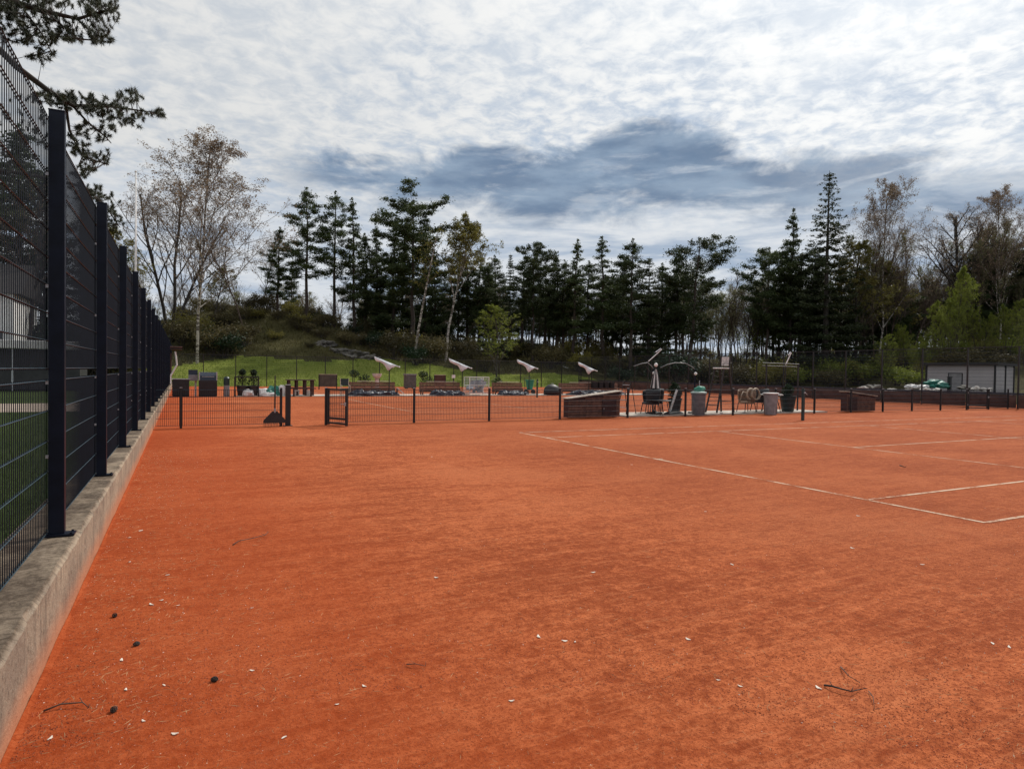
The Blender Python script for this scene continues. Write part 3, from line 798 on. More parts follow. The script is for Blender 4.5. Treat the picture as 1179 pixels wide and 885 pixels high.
def potted(label, loc, potm, h, w, seed, pot_h=.42, pot_r=.24, conical=False):
    t = thing('potted_shrub', label, 'potted plant', loc, 0, 'potted shrubs')
    mb = MB(); mb.lathe([(pot_r*.72, 0), (pot_r, pot_h), (pot_r*1.08, pot_h), (pot_r*1.08, pot_h+.04), (pot_r*.9, pot_h+.04), (pot_r*.88, pot_h-.05)], 20); mb.build('pot', potm, t)
    rr = random.Random(seed); lf = MB(); st = MB()
    for k in range(9):
        a = rr.uniform(0, 6.28); q = Vector((math.cos(a)*w*.6, math.sin(a)*w*.6, pot_h+h*rr.uniform(.4, .95)))
        st.tube([(0, 0, pot_h-.05), tuple(q*.5+Vector((0, 0, pot_h*.3))), tuple(q)], [.012, .008, .004], 4)
    n = 9
    for k in range(n):
        f = k/(n-1); rad = w*(1-.75*f if conical else math.sin(math.pi*(.15+.75*f))*.9)
        leaves(lf, (rr.uniform(-.06, .06), rr.uniform(-.06, .06), pot_h+.05+h*f), rad, 130, .075, rr, (1, 1, .5))
    st.build('stem', BARKD, t); lf.build('foliage', SHRUBD, t)
potted('bushy shrub in a black pot behind the leaning board', (17.0, 19.6, .05), BLACKP, .55, .33, 4, .55, .26)
potted('dark shrub in a teal planter by the near net post', (23.0, 19.4, .05), TEAL, .45, .30, 5, .62, .33)
# steel pergola frame over the right end of the terrace
t = thing('awning_frame', 'thin dark steel frame standing over the right end of the terrace', 'frame', (22.25, 19.9, .05))
for x in (0, 1.95):
    mb = MB(); mb.box((x, 0, 1.01), (.05, .05, 2.02)); mb.build('post', BLK, t)
for z in (1.93, 2.05): mb = MB(); mb.tube([(-.25, 0, z), (2.0, 0, z-.02)], .02, 8); mb.build('bar', RUST if z < 2 else BLK, t)
# small rubbish on slab edge
for k, (px, lab) in enumerate([(826, 'small pale stone on the terrace edge under the umpire chair'), (860, 'small pale stone on the terrace edge under the rattan chair'), (932, 'small pale stone at the terrace edge beside the dark shrub')]):
    q = gnd(px, 475.5, .05); tag(lump(.07, k+20, (1.2, .8, .6), .3, 2).build('stone', STONEW, loc=(q.x, 19.1+.1*k, .05), smooth=True), lab, 'stone')

# ------------------------------------------------------------------ furniture row at the far side of the middle court (Y ~ 39)
ROWY = 39.0
def xrow(px, Y=ROWY): return aty(px, 450, Y).x
def bench(label, px0, px1, group='long timber benches along the middle court'):
    x0, x1 = xrow(px0), xrow(px1); L = x1-x0
    t = thing('timber_bench', label, 'bench', (x0, ROWY+.25, .05), 0, group)
    mb = MB()
    for i in range(4): mb.box((L/2, .0, .24+i*.155), (L, .03, .14))
    mb.build('back_boards', BROWNW, t)
    mb = MB(); mb.box((L*.55, .05, .83), (L*.72, .16, .035)); mb.build('top_plank', PALEW, t)
    mb = MB(); mb.box((L/2, -.24, .42), (L-.05, .36, .04)); mb.build('seat', BROWNW, t)
    for x in (.12, L/2, L-.12): mb = MB(); mb.box((x, .04, .40), (.07, .05, .80)); mb.build('leg', BROWNW, t); mb = MB(); mb.box((x, -.33, .20), (.06, .06, .39)); mb.build('leg', BROWNW, t)
    return x0, x1
def tarp(label, px0, px1, h, seed, Y=ROWY-.38, m=TARPB, z=.05, group='crumpled tarpaulins along the benches'):
    x0, x1 = xrow(px0), xrow(px1); L = x1-x0; n = max(8, int(L/.07)); q = 12; mb = MB(); rr = random.Random(seed)
    for i in range(n+1):
        f = i/n; env = (min(1, f*6)*min(1, (1-f)*6))**.5
        for k in range(q):
            a = math.pi*k/(q-1); hh = h*(.62+.55*MN.noise(Vector((f*L*1.9, k*.5, seed*3.1))))*env+.02
            ww = (.26+.16*MN.noise(Vector((f*L*2.4, k*.6, seed*7.7))))*max(.3, env)
            kk = 1+.22*MN.noise(Vector((f*L*6, k*1.3, seed)))
            mb.v.append((f*L, -math.cos(a)*ww*kk, max(.0, math.sin(a)*hh*kk)))
    for i in range(n):
        for k in range(q-1): a = i*q+k; mb.f.append((a, a+1, a+q+1, a+q))
    o = mb.build('tarpaulin', m, loc=(x0, Y, z)); tag(o, label, 'tarpaulin', group)
bench('long brown timber bench below the leftmost white parasol', 402, 456)
tarp('crumpled dark blue tarpaulin before the bench under the leftmost parasol', 398, 458, .36, 1)
bench('long brown timber bench left of the white wire crate', 484, 531)
tarp('crumpled dark blue tarpaulin before the bench left of the wire crate', 492, 533, .40, 2)
bench('long brown timber bench right of the white wire crate', 568, 603)
tarp('crumpled dark blue tarpaulin before the bench right of the wire crate', 570, 606, .36, 3)
bench('long brown timber bench behind the left slatted box', 645, 713)
tarp('crumpled dark blue tarpaulin before the bench behind the left slatted box', 648, 716, .34, 4)
for k, (px, lab) in enumerate([(684, 'black ribbed crate on the bench behind the left slatted box, leftmost of the four'), (690.5, 'black ribbed crate on the bench behind the left slatted box, second from the left'), (697, 'black ribbed crate on the bench behind the left slatted box, second from the right'), (703.5, 'black ribbed crate on the bench behind the left slatted box, rightmost of the four')]):
    t = thing('crate', lab, 'crate', (xrow(px), ROWY-.02, .49), 0, 'black crates in a row on the bench')
    mb = MB(); w_ = .36; mb.prism([(-.17, 0), (.17, 0), (.18, .46), (.15, .46), (.145, .04), (-.145, .04), (-.15, .46), (-.18, .46)], 'y', -.15, .15); mb.build('shell', BLACKP, t)
    for y in (-.16, .16): mb = MB(); mb.box((0, y, .22), (.33, .02, .44)); mb.build('side', BLACKP, t)
    mb = MB()
    for q in range(5): mb.box((-.13+q*.065, -.178, .22), (.02, .016, .40))
    mb.box((0, -.176, .40), (.30, .012, .03)); mb.build('ribs', BLK, t)
# slide-like white board at end of first bench
t = thing('ramp_board', 'short white board sloping off the end of the first bench', 'board', (xrow(455), ROWY-.45, .05))
mb = MB(); mb.box((.2, 0, .27), (.55, .18, .03), ry=R(38)); mb.build('board', WHITEP, t)
mb = MB(); mb.box((-.02, 0, .20), (.05, .16, .40)); mb.build('support', BLACKP, t)
# wire crate
t = thing('wire_crate', 'white wire mesh crate full of grey tennis gear', 'crate', (xrow(536), ROWY-.2, .05))
w = xrow(558)-xrow(536); fr = MB(); h = 1.15; d = .9
for x in (0, w):
    for y in (-d/2, d/2): fr.tube([(x, y, 0), (x, y, h)], .022, 6)
for z in (.12, .62, h):
    fr.tube([(0, -d/2, z), (w, -d/2, z)], .018, 6); fr.tube([(0, d/2, z), (w, d/2, z)], .018, 6); fr.tube([(0, -d/2, z), (0, d/2, z)], .018, 6); fr.tube([(w, -d/2, z), (w, d/2, z)], .018, 6)
fr.build('frame', WHITEP, t)
for y in (-d/2, d/2):
    wm = MB()
    for i in range(1, 12): x = w*i/12; wm.tube([(x, y, .12), (x, y, h)], .008, 4)
    for i in range(1, 10): z = .12+(h-.12)*i/10; wm.tube([(0, y, z), (w, y, z)], .008, 4)
    wm.build('wire_mesh', GALV, t)
mb = MB(); rr = random.Random(5)
for i in range(26): mb.box((rr.uniform(.15, w-.15), rr.uniform(-.3, .3), rr.uniform(.25, .95)), (rr.uniform(.1, .4), rr.uniform(.1, .3), rr.uniform(.08, .25)), rz=rr.uniform(0, 3), rx=rr.uniform(-.5, .5))
mb.build('contents', mat('mixed grey gear', (.34, .38, .42), .6, .6, 3, col2=(.05, .06, .08)), t)
# dome grill
t = thing('kettle_cover', 'black rounded cover standing on the court edge past the far net post', 'cover', (xrow(632), ROWY-.4, .05))
mb = MB(); n = 20
mb.lathe([(.62, 0), (.63, .18), (.58, .42), (.45, .58), (.24, .68), (.05, .71)], 24, (0, 0, 0), 1.0, .6); mb.build('hood', BLACKP, t, smooth=True)
mb = MB(); mb.tube([(-.1, -.05, .69), (-.1, -.05, .76), (.1, -.05, .76), (.1, -.05, .69)], .014, 6); mb.build('handle', GALV, t)
mb = MB(); mb.box((.62, .1, .28), (.22, .5, .46)); mb.build('side_table', BROWNW, t)
# folded white cantilever parasols
def folded(label, px, py_post_top, tipdx, Y, seed):
    """post with a canopy folded along a sloping spar (left end high)"""
    x = xrow(px, Y); zt = aty(px, py_post_top, Y).z
    t = thing('folded_parasol', label, 'parasol', (x, Y, .05), 0, 'folded white cantilever parasols')
    mb = MB(); mb.tube([(0, 0, 0), (0, 0, zt-.05)], .032, 8); mb.build('post', BLK, t)
    mb = MB(); mb.box((0, 0, .03), (.75, .75, .06)); mb.build('base', SLABM, t)
    A = Vector((-.95, .0, zt+.62)); B = Vector((.62, -.05, zt+.02))
    mb = MB(); mb.tube([A, B], .022, 8); mb.build('spar', GALV, t)
    mb = MB(); n = 22; q = 9
    for i in range(n+1):
        f = i/n; c = A.lerp(B, .02+.93*f)
        tip = min(1, f*14+.25)*sstep(.90, .78, f)
        drop = .03+tip*(.15+.05*MN.noise(Vector((f*6, seed, 0))))+.30*math.exp(-((f-.58)/.11)**2)*(1+.3*MN.noise(Vector((f*5, seed, 0))))
        wd = .03+.05*tip+.09*math.exp(-((f-.58)/.16)**2)
        for k in range(q):
            a = 2*math.pi*k/q; fold = 1+.35*math.sin(3*a+f*9+seed)
            mb.v.append((c.x, c.y+math.cos(a)*wd*fold, c.z-drop/2+math.sin(a)*(drop/2+.02)))
    for i in range(n):
        for k in range(q): a = i*q+k; b = i*q+(k+1) % q; mb.f.append((a, b, b+q, a+q))
    mb.f.append(tuple(range(q-1, -1, -1))); mb.f.append(tuple(n*q+k for k in range(q)))
    mb.build('canopy', CANVAS, t, smooth=True)
    mb = MB(); mb.tube([(0, 0, zt-.25), B+Vector((-.3, 0, .08))], .02, 6); mb.build('strut', BLK, t)
    mb = MB(); mb.lathe([(.01, -.05), (.055, 0), (.01, .05)], 10, tuple(B)); mb.build('cap', WHITEP, t)
for i, (px, py, w) in enumerate([(448, 423.5, 'leftmost'), (532, 425, 'second'), (609, 425.5, 'third'), (678, 428, 'fourth')]):
    lab = {0: 'white folded parasol above the bench, leftmost of the four', 1: 'white folded parasol tilted over the wire crate', 2: 'white folded parasol tilted near the thin black far net post', 3: 'white folded parasol tilted above the left slatted box'}[i]
    folded(lab, px, py, -16, ROWY-.1, i+1)
def spar(label, px0, py0, px1, py1, Y):
    a = aty(px0, py0, Y); b = aty(px1, py1, Y)
    t = thing('parasol_mast', label, 'parasol', (a.x, Y, .05), 0, 'bare white parasol masts')
    mb = MB(); mb.tube([(0, 0, 0), (0, 0, a.z-.05)], .032, 8); mb.build('post', BLK, t)
    v = b-a; mb = MB(); mb.tube([(0, 0, a.z-.05), (v.x, 0, a.z-.05+v.z)], .035, 8); mb.build('spar', WHITEP, t)
    mb = MB(); mb.tube([(v.x*.6-.1, -.03, a.z+v.z*.6+.1), (v.x-.12, -.03, a.z+v.z)], .035, 8); mb.build('folded_canopy', CANVAS, t)
    mb = MB(); mb.box((0, 0, .03), (.7, .7, .06)); mb.build('base', SLABM, t)
spar('bare white mast slanting up to the right behind the striped parasol', 746.5, 416, 762, 402, ROWY)
spar('bare white mast slanting steeply above the awning frame', 904.5, 420, 911, 406, 30.0)
# left group of the row: bins, cupboard, topiaries, sacks, dark table
def box_thing(name, label, cat, x0, x1, Y, h, d, m, extra=None):
    t = thing(name, label, cat, ((x0+x1)/2, Y, 0)); w = x1-x0
    mb = MB(); n = 6
    mb.box((0, 0, h/2), (w-.04, d-.04, h-.02)); mb.build('body', m, t)
    mb = MB()
    for i in range(n): mb.box((0, -d/2-.002, .06+(h-.1)*(i+.5)/n), (w, .03, (h-.1)/n-.02))
    mb.build('boards', m, t)
    mb = MB(); mb.box((0, 0, h+.015), (w+.08, d+.1, .035)); mb.build('top', PALEW if extra is None else extra, t)
    return t
x0, x1 = xrow(198), xrow(218)
box_thing('storage_chest', 'dark boarded chest with grey top against the tall fence end', 'chest', x0, x1, 39.3, .92, .7, BLACKP, GALV)
x0, x1 = xrow(229), xrow(250)
t = thing('roll_top_cabinet', 'black cabinet with a rounded glossy roll top beside the chest', 'cabinet', ((x0+x1)/2, 39.3, 0)); w = x1-x0
mb = MB(); mb.box((0, 0, .45), (w, .75, .86)); mb.build('body', BLACKP, t)
mb = MB()
for i in range(4): mb.box((0, -.385, .16+i*.19), (w-.06, .02, .16))
mb.build('drawer_front', BLK, t)
mb = MB(); mb.prism([(-.37, .88), (.37, .88), (.37, 1.22), (.15, 1.32), (-.12, 1.30), (-.34, 1.14)], 'x', -w/2+.05, w/2-.05); mb.build('roll_top', mat('glossy dark blue lid', (.012, .018, .035), .18, .2, 4), t)
for s in (-1, 1): mb = MB(); mb.box((s*(w/2-.02), 0, 1.10), (.05, .74, .46)); mb.build('side_panel', GALV, t)
mb = MB(); mb.tube([(-.3, -.40, 1.08), (.3, -.40, 1.08)], .015, 6); mb.build('handle', GALV, t)
x0, x1 = xrow(217), xrow(228)
t = thing('washing_trough', 'grey raised trough on a white leg left of the black cabinet', 'trough', ((x0+x1)/2, 39.5, 0)); w = x1-x0
mb = MB(); mb.box((0, 0, 1.0), (w, .5, .32)); mb.build('basin', BING, t)
mb = MB(); mb.box((0, .2, 1.30), (w, .05, .28)); mb.build('splash_back', TARPB, t)
mb = MB(); mb.box((.12, 0, .42), (.10, .12, .84)); mb.build('leg', WHITEP, t)
t = thing('bollard', 'grey bollard with a green top beside the black cabinet', 'bollard', (xrow(261), 39.1, 0))
mb = MB(); mb.lathe([(.15, 0), (.15, .60), (.13, .62)], 16); mb.build('shaft', BING, t)
mb = MB(); mb.lathe([(.155, .62), (.16, 1.0), (.10, 1.08)], 16); mb.build('top', TEAL, t)
def topiary(label, px, h, seed, Y=39.0, potm=BLACKP, ballr=None):
    t = thing('topiary_shrub', label, 'topiary', (xrow(px, Y), Y, 0), 0, 'clipped shrubs in dark pots')
    mb = MB(); mb.lathe([(.24, 0), (.30, .55), (.32, .55), (.32, .60), (.26, .60)], 18); mb.build('pot', potm, t)
    rr = random.Random(seed); lf = MB()
    for (z, r) in ((.78, .34), (1.05, .30), (1.35, .20), (h-.22, .17), (h-.1, .09)): leaves(lf, (0, 0, z), r, 260, .08, rr, (1, 1, .85))
    lf.build('foliage', SHRUBD, t)
    mb = MB(); mb.tube([(0, 0, .5), (0, 0, h-.1)], [.03, .012], 6); mb.build('stem', BARKD, t)
topiary('tall clipped dark shrub on the left inside the black frame', 279, 1.55, 1)
topiary('tall clipped dark shrub on the right inside the black frame', 292, 1.52, 2)
t = thing('metal_frame', 'thin black rectangular frame standing around the two clipped shrubs', 'frame', (xrow(270), 38.75, 0)); w = xrow(297)-xrow(270)
for x in (0, w): mb = MB(); mb.box((x, 0, .53), (.07, .07, 1.06)); mb.build('post', BLK, t)
mb = MB(); mb.box((w/2, 0, 1.08), (w+.06, .06, .05)); mb.build('top_bar', BLK, t)
mb = MB(); mb.box((w/2, 0, .03), (w-.08, .09, .05)); mb.build('bottom_bar', PALEW, t)
for k, (px, lab, r, sq) in enumerate([(285, 'white plastic sack slumped between the two clipped shrubs', .32, (1.1, .8, .9)), (302, 'white plastic sack at the left end of the green tarpaulin', .42, (1.2, .8, .8)), (308, 'low white sack in front of the green tarpaulin', .34, (1.5, .8, .5)), (325, 'upright white sack at the right end of the green tarpaulin', .36, (.8, .8, 1.3))]):
    tag(lump(r*.8, k+1, sq, .4, 3, -.7).build('sack', SACK, loc=(xrow(px), 38.7+.3*(k % 2), 0), smooth=True), lab, 'sack', 'white sacks near the gateway')
tarp('crumpled green tarpaulin heaped between the white sacks', 304, 325, .60, 8, 39.0, TARPG, 0.0)
t = thing('dark_table', 'dark red timber table with benches beyond the open gateway', 'table', (xrow(330), 39.1, 0)); w = xrow(362)-xrow(330)
mb = MB()
for i in range(5): mb.box((w/2, -.36+i*.18, .93), (w, .165, .045))
mb.build('table_top', REDW, t)
for x in (.12, w*.35, w*.65, w-.12): 
    for y in (-.33, .33): mb = MB(); mb.box((x, y, .453), (.10, .08, .905)); mb.build('leg', REDW, t)
for k, s in enumerate((-1, 1)): mb = MB(); mb.box((w/2, s*.72, .46), (w-.1, .28, .05)); mb.box((.3, s*.72, .215), (.07, .2, .43)); mb.box((w-.3, s*.72, .215), (.07, .2, .43)); mb.build('bench', REDW, t)
for k, (px, lab) in enumerate([(341, 'pale bucket under the dark table, on the left'), (354, 'pale bucket under the dark table, on the right')]):
    t = thing('bucket', lab, 'bucket', (xrow(px), 38.9, 0)); mb = MB(); mb.lathe([(.14, 0), (.18, .34), (.19, .34), (.19, .36), (.165, .36), (.15, .30)], 18); mb.build('shell', STONEW, t)
    mb = MB(); mb.tube([(-.17, 0, .33), (-.1, -.12, .25), (.1, -.12, .25), (.17, 0, .33)], .006, 5); mb.build('handle', GALV, t)
# director's chair near first bench
t = thing('deck_chair', 'dark canvas chair with pale arms left of the first bench', 'chair', (xrow(397), 38.9, 0))
for s in (-1, 1):
    mb = MB(); mb.tube([(s*.24, .18, 0), (s*.24, .20, 1.05)], .02, 6); mb.tube([(s*.24, -.22, 0), (s*.24, -.22, .62)], .02, 6); mb.tube([(s*.24, -.24, .62), (s*.24, .2, .64)], .022, 6); mb.build('side_frame', PALEW, t)
mb = MB(); mb.box((0, 0, .44), (.46, .42, .03)); mb.build('seat', TEAL, t)
mb = MB(); mb.box((0, .2, .82), (.46, .03, .42)); mb.build('backrest', TEAL, t)
# planters / panels beyond, at the foot of the lawn
def xfar(px, Y): return aty(px, 440, Y).x
def wind_panel(label, px0, px1, Y, h, m):
    x0, x1 = xfar(px0, Y), xfar(px1, Y); t = thing('screen_panel', label, 'panel', ((x0+x1)/2, Y, 0), 0, 'low brown panels near the lawn'); w = x1-x0
    mb = MB(); mb.box((0, 0, h/2+.12), (w-.1, .04, h-.2)); mb.build('board', m, t)
    for s in (-1, 1): mb = MB(); mb.box((s*(w/2-.02), .0, h/2), (.07, .08, h)); mb.build('post', BLK, t)
    mb = MB(); mb.box((0, 0, h+.02), (w, .09, .04)); mb.build('rail', PALEW, t)
wind_panel('low brown panel by the lawn, seen past the open gateway', 367, 388, 52, 1.15, mat('grey brown panel', (.075, .065, .05), .8, .3, 3))
wind_panel('low brown panel by the lawn, right of the second parasol', 500, 513, 52, 1.2, BROWNF)
def ballshrub(label, px, py, r, Y, seed):
    q = aty(px, py, Y); t = thing('ball_shrub', label, 'shrub', (q.x, Y, 0), 0, 'clipped ball shrubs by the lawn')
    mb = MB(); mb.tube([(0, 0, 0), (.02, 0, q.z)], [.035, .02], 6); mb.build('stem', BARKD, t)
    lf = MB(); leaves(lf, (0, 0, q.z), r, 420, .11, random.Random(seed), (1, 1, .7)); lf.build('crown', SHRUBD, t)
ballshrub('small round headed shrub on a stem left of the first bench', 408, 430, .42, 50, 1)
ballshrub('round dark shrub low behind the first bench', 420, 436, .52, 50, 2)
ballshrub('small round headed shrub left of the second parasol', 487, 430.5, .40, 50, 3)
ballshrub('round dark shrub behind the second bench', 491, 437, .60, 50, 4)
ballshrub('round dark shrub between two benches right of the wire crate', 572, 439, .45, 44, 5)
t = thing('stone_urn', 'pale stone pedestal urn on the court edge behind the first bench', 'urn', (xfar(434, 50), 50, 0))
mb = MB(); mb.lathe([(.28, 0), (.28, .1), (.16, .16), (.15, .8), (.22, .86)], 18); mb.build('pedestal', STONEW, t)
mb = MB(); mb.lathe([(.10, .86), (.30, 1.05), (.38, 1.30), (.34, 1.30), (.26, 1.08)], 18); mb.build('bowl', STONEW, t)
t = thing('park_bin', 'square grey litter bin at the foot of the lawn', 'bin', (xfar(472, 54), 54, 0))
mb = MB(); mb.box((0, 0, .62), (.9, .7, 1.1)); mb.build('body', mat('grey slatted bin', (.10, .095, .09), .7, .3, 4), t); mb = MB(); mb.box((0, 0, 1.22), (1.0, .8, .10)); mb.build('lid', BING, t)
for s in (-1, 1): mb = MB(); mb.box((s*.32, 0, .04), (.1, .6, .08)); mb.build('foot', BLK, t)
t = thing('notice_sign', 'small white square notice sign on a dark stake by the lawn', 'sign', (xfar(522, 50), 50, 0))
mb = MB(); mb.box((0, .02, .6), (.05, .04, 1.2)); mb.build('stake', BLK, t)
mb = MB(); mb.box((0, -.02, 1.13), (.30, .02, .26)); mb.build('panel', WHITEP, t)
t = thing('green_cart', 'green wheeled tub beside the far net post', 'cart', (xrow(613), 39.4, .05))
mb = MB(); mb.lathe([(.20, .35), (.30, .95), (.33, .95), (.33, 1.0), (.28, 1.0)], 16); mb.build('tub', GREENP, t)
for s in (-1, 1): mb = MB(); mb.tube([(s*.28, -.03, .17), (s*.28, .03, .17)], .17, 14); mb.build('wheel', BLACKP, t)
mb = MB(); mb.tube([(-.28, 0, .17), (.28, 0, .17)], .02, 6); mb.box((0, .1, .33), (.5, .4, .05)); mb.tube([(-.25, .2, .3), (-.25, .35, 1.15), (.25, .35, 1.15), (.25, .2, .3)], .02, 6); mb.build('frame', BLK, t)

# rocks and tarpaulins at the right end, shed
def shed():
    Z = 54; a = atd(1066, 446, 56); b = atd(1146, 446, 52)
    u = Vector((b.x-a.x, b.y-a.y, 0)); L = u.length; an = math.atan2(u.y, u.x)
    z0 = terr(a.x+2, a.y)-.02; H = atd(1106, 420.5, Z).z - z0
    t = thing('shed', 'low grey boarded shed with a flat dark roof at the wood edge', 'shed', (a.x, a.y, z0), an)
    D = 4.2
    mb = MB(); mb.box((L/2, D/2, H/2), (L, D, H)); 
    n = int(H/.17)
    wall = mb.build('wall', GREYW, t)
    mb = MB()
    for i in range(n): mb.box((L/2, -.012, .09+i*.17), (L-.02, .02, .155)); mb.box((L+.012, D/2, .09+i*.17), (.02, D-.02, .155))
    mb.build('cladding', GREYW, t)
    mb = MB(); mb.box((L/2, D/2, H+.09), (L+.5, D+.8, .16)); mb.box((L/2, D/2, H+.19), (L+.3, D+.6, .05)); mb.build('roof', ROOFM, t)
    mb = MB(); mb.box((L*.44, -.032, 1.0), (.92, .03, 1.98)); d = mb.build('door', mat('grey door', (.26, .25, .26), .7, .15, 3), t)
    mb = MB(); mb.box((L*.44, -.03, 2.03), (1.06, .04, .07)); mb.box((L*.44-.5, -.03, 1.0), (.07, .04, 2.0)); mb.box((L*.44+.5, -.03, 1.0), (.07, .04, 2.0)); mb.build('door_frame', BLK, d)
    mb = MB(); mb.tube([(L*.44+.36, -.05, 1.0), (L*.44+.36, -.10, 1.0), (L*.44+.24, -.10, 1.0)], .015, 6); mb.build('handle', GALV, d)
    for x, y in ((.03, -.03), (L-.03, -.03), (L+.03, D*.5), (L+.03, D-.05)): mb = MB(); mb.box((x, y, H/2), (.14, .05 if y < 0 else .14, H)); mb.build('corner_board', BLK, t)
shed()
rr = random.Random(12)
def on_right(px, Z): 
    q = atd(px, 440, Z); return Vector((q.x, q.y, terr(q.x, q.y)))
for k, (px, py, Z, r, lab) in enumerate([(994, 447, 44.5, .42, 'pale rock above the right slatted box, leftmost of the rubble'), (1006, 446, 45, .55, 'large jagged pale rock behind the right slatted box'), (1016, 450, 44.3, .35, 'flat grey rock right of the right slatted box'), (1027, 449, 45, .38, 'rounded grey rock near the tall fence, left of the white tarpaulin'), (1043, 451, 44.2, .50, 'flat pale rock low in front of the white tarpaulin'), (1064, 449, 44.5, .40, 'small pale rock before the green tarpaulin'), (1079, 450, 45, .45, 'grey rock below the green tarpaulin'), (1110, 446, 48, .45, 'rounded white rock in front of the shed door'), (1124, 447, 47.5, .38, 'grey rock right of the shed door'), (1135, 448, 47, .40, 'pale flat rock in front of the shed right half')]):
    q = atd(px, py, Z); tag(lump(r*.8, k+30, (1.4, 1.0, .6), .6, 3, -.4).build('rock', STONEW if k % 3 != 1 else ROCK, loc=(q.x, q.y, q.z-.15)), lab, 'rock', 'rubble behind the right end fence')
def mound_bank():
    # spoil bank the rubble lies on
    mb = MB(); n = 60; q = 10
    A = atd(960, 455, 46); B = atd(1175, 455, 44); d = (B-A); d.z = 0; L = d.length; d.normalize(); nrm = Vector((-d.y, d.x, 0))
    if nrm.dot(fw) < 0: nrm = -nrm
    for i in range(n+1):
        for k in range(q):
            f = k/(q-1); p = A+d*(L*i/n)+nrm*(-1.2+4.4*f)
            z = .62*math.sin(math.pi*f)**.8*(.8+.35*MN.noise(Vector((i*.31, k*.5, 3))))*min(1, i/6)*min(1, (n-i)/6+.3)
            mb.v.append((p.x, p.y, z))
    for i in range(n):
        for k in range(q-1): a = i*q+k; mb.f.append((a, a+1, a+q+1, a+q))
    struct(mb.build('earth_bank', HEATH, smooth=True))
mound_bank()
def heap(label, px, py, Z, r, sq, m, seed, cat='tarpaulin', name='tarpaulin'):
    q = atd(px, py, Z); tag(lump(r, seed, sq, .35, 4, -.5).build(name, m, loc=(q.x, q.y, q.z), smooth=True), label, cat)
heap('green tarpaulin heaped against the shed, left part', 1075, 446.5, 48.5, .70, (1.3, .8, .6), TARPG, 3)
heap('green tarpaulin heaped against the shed beside the black post', 1085, 446.8, 48.2, .6, (1.2, .8, .55), TARPG, 9)
heap('white tarpaulin bundle left of the shed', 1049, 447.5, 46.5, .42, (1.4, .7, .5), SACK, 4)
heap('white tarpaulin bundle at the foot of the green heap', 1062, 447.5, 46.8, .42, (1.4, .7, .5), SACK, 5)
q = atd(1093, 450, 48.0); t = thing('black_stake', 'short black post right of the green tarpaulin heap', 'post', (q.x, q.y, q.z-.2))
mb = MB(); mb.box((0, 0, .6), (.2, .2, 1.2)); mb.build('shaft', BLACKP, t); mb = MB(); mb.box((0, 0, 1.22), (.26, .26, .05)); mb.build('cap', BLK, t)

# ------------------------------------------------------------------ left side: flagpole, downpipe, house, pavilion
q = atd(156, 300, 55); ztop = atd(156, 199, 55).z
t = thing('flagpole', 'tall slim white flagpole behind the tall mesh fence', 'flagpole', (q.x, q.y, 0))
mb = MB(); mb.tube([(0, 0, 0), (0, 0, ztop)], [.10, .055], 12); mb.build('pole', WHITEP, t, smooth=True)
mb = MB(); mb.lathe([(.01, -.09), (.08, -.05), (.10, 0), (.08, .05), (.01, .09)], 12, (0, 0, ztop+.06)); mb.build('finial', WHITEP, t)
mb = MB(); mb.tube([(.09, 0, 1.3), (.075, 0, ztop-.2)], .008, 4); mb.build('halyard', WHITEP, t)
# small brown kiosk edge with white downpipe at the fence end
p0 = aty(199, 398, 52); p1 = aty(208, 403, 52)
t = thing('kiosk', 'brown roof corner with a white downpipe just past the end of the fence', 'kiosk', (p0.x-1.6, 52.2, 0))
mb = MB(); mb.box((.75, 1.0, p1.z/2-.1), (1.5, 2.0, p1.z-.25)); mb.build('wall', REDW, t)
mb = MB(); mb.box((.95, .95, p1.z+.12), (2.5, 2.7, .16)); mb.build('roof', ROOFM, t)
mb = MB(); mb.tube([(1.75, -.15, p1.z-.1), (1.8, -.15, p1.z-.5), (1.86, -.15, aty(203, 420, 52).z), (1.45, -.15, aty(197, 433, 52).z), (1.45, -.15, .1)], .06, 8); mb.build('downpipe', WHITEP, t)
mb = MB(); mb.tube([(-.2, -.42, p1.z+.2), (2.2, -.42, p1.z+.2)], .05, 8); mb.build('gutter', BROWNF, t)
# white house seen through the first fence panel
h0 = atd(2, 400, 46)
t = thing('house', 'white house with dark windows seen through the nearest fence panel', 'house', (h0.x, h0.y, 0), R(0))
HH = atd(2, 338, 46).z
mb = MB(); mb.box((-5.2, 4, HH/2), (11.8, 8, HH)); w_ = mb.build('wall', HOUSEW, t)
mb = MB(); mb.prism([(-.5, HH), (8.5, HH), (4, HH+2.6)], 'x', -11.6, 1.2); mb.build('roof', ROOFM, t)
for k, (x, z) in enumerate([(-.55, 3.35), (-3.6, 3.35), (-6.8, 3.35)]):
    mb = MB(); mb.box((x, -.01, z), (1.15, .06, 1.2)); wo = mb.build('window', WIN, t)
    mb = MB()
    for dx in (-.6, 0, .6): mb.box((x+dx, -.05, z), (.07, .05, 1.3))
    for dz in (-.62, .62): mb.box((x, -.055, z+dz), (1.3, .05, .07))
    mb.build('frame', WHITEP, wo)
pv = atd(30, 430, 40)
t = thing('pavilion', 'low dark pavilion with a flat white roof edge behind the near fence panel', 'pavilion', (pv.x, pv.y, 0))
PH = atd(30, 401, 40).z
mb = MB(); mb.box((-1.5, 2.0, PH/2), (8.5, 3.6, PH-.1)); mb.build('wall', mat('dark pavilion wall', (.03, .03, .032), .6, .3, 2), t)
mb = MB(); mb.box((-1.5, 1.8, PH+.22), (9.4, 5.0, .52)); bevel(mb.build('roof', WHITEP, t), .05)
for x in (-5.4, -3.0, -.6, 1.6): mb = MB(); mb.tube([(x, -.4, 0), (x, -.4, PH)], .06, 8); mb.build('column', GALV, t)

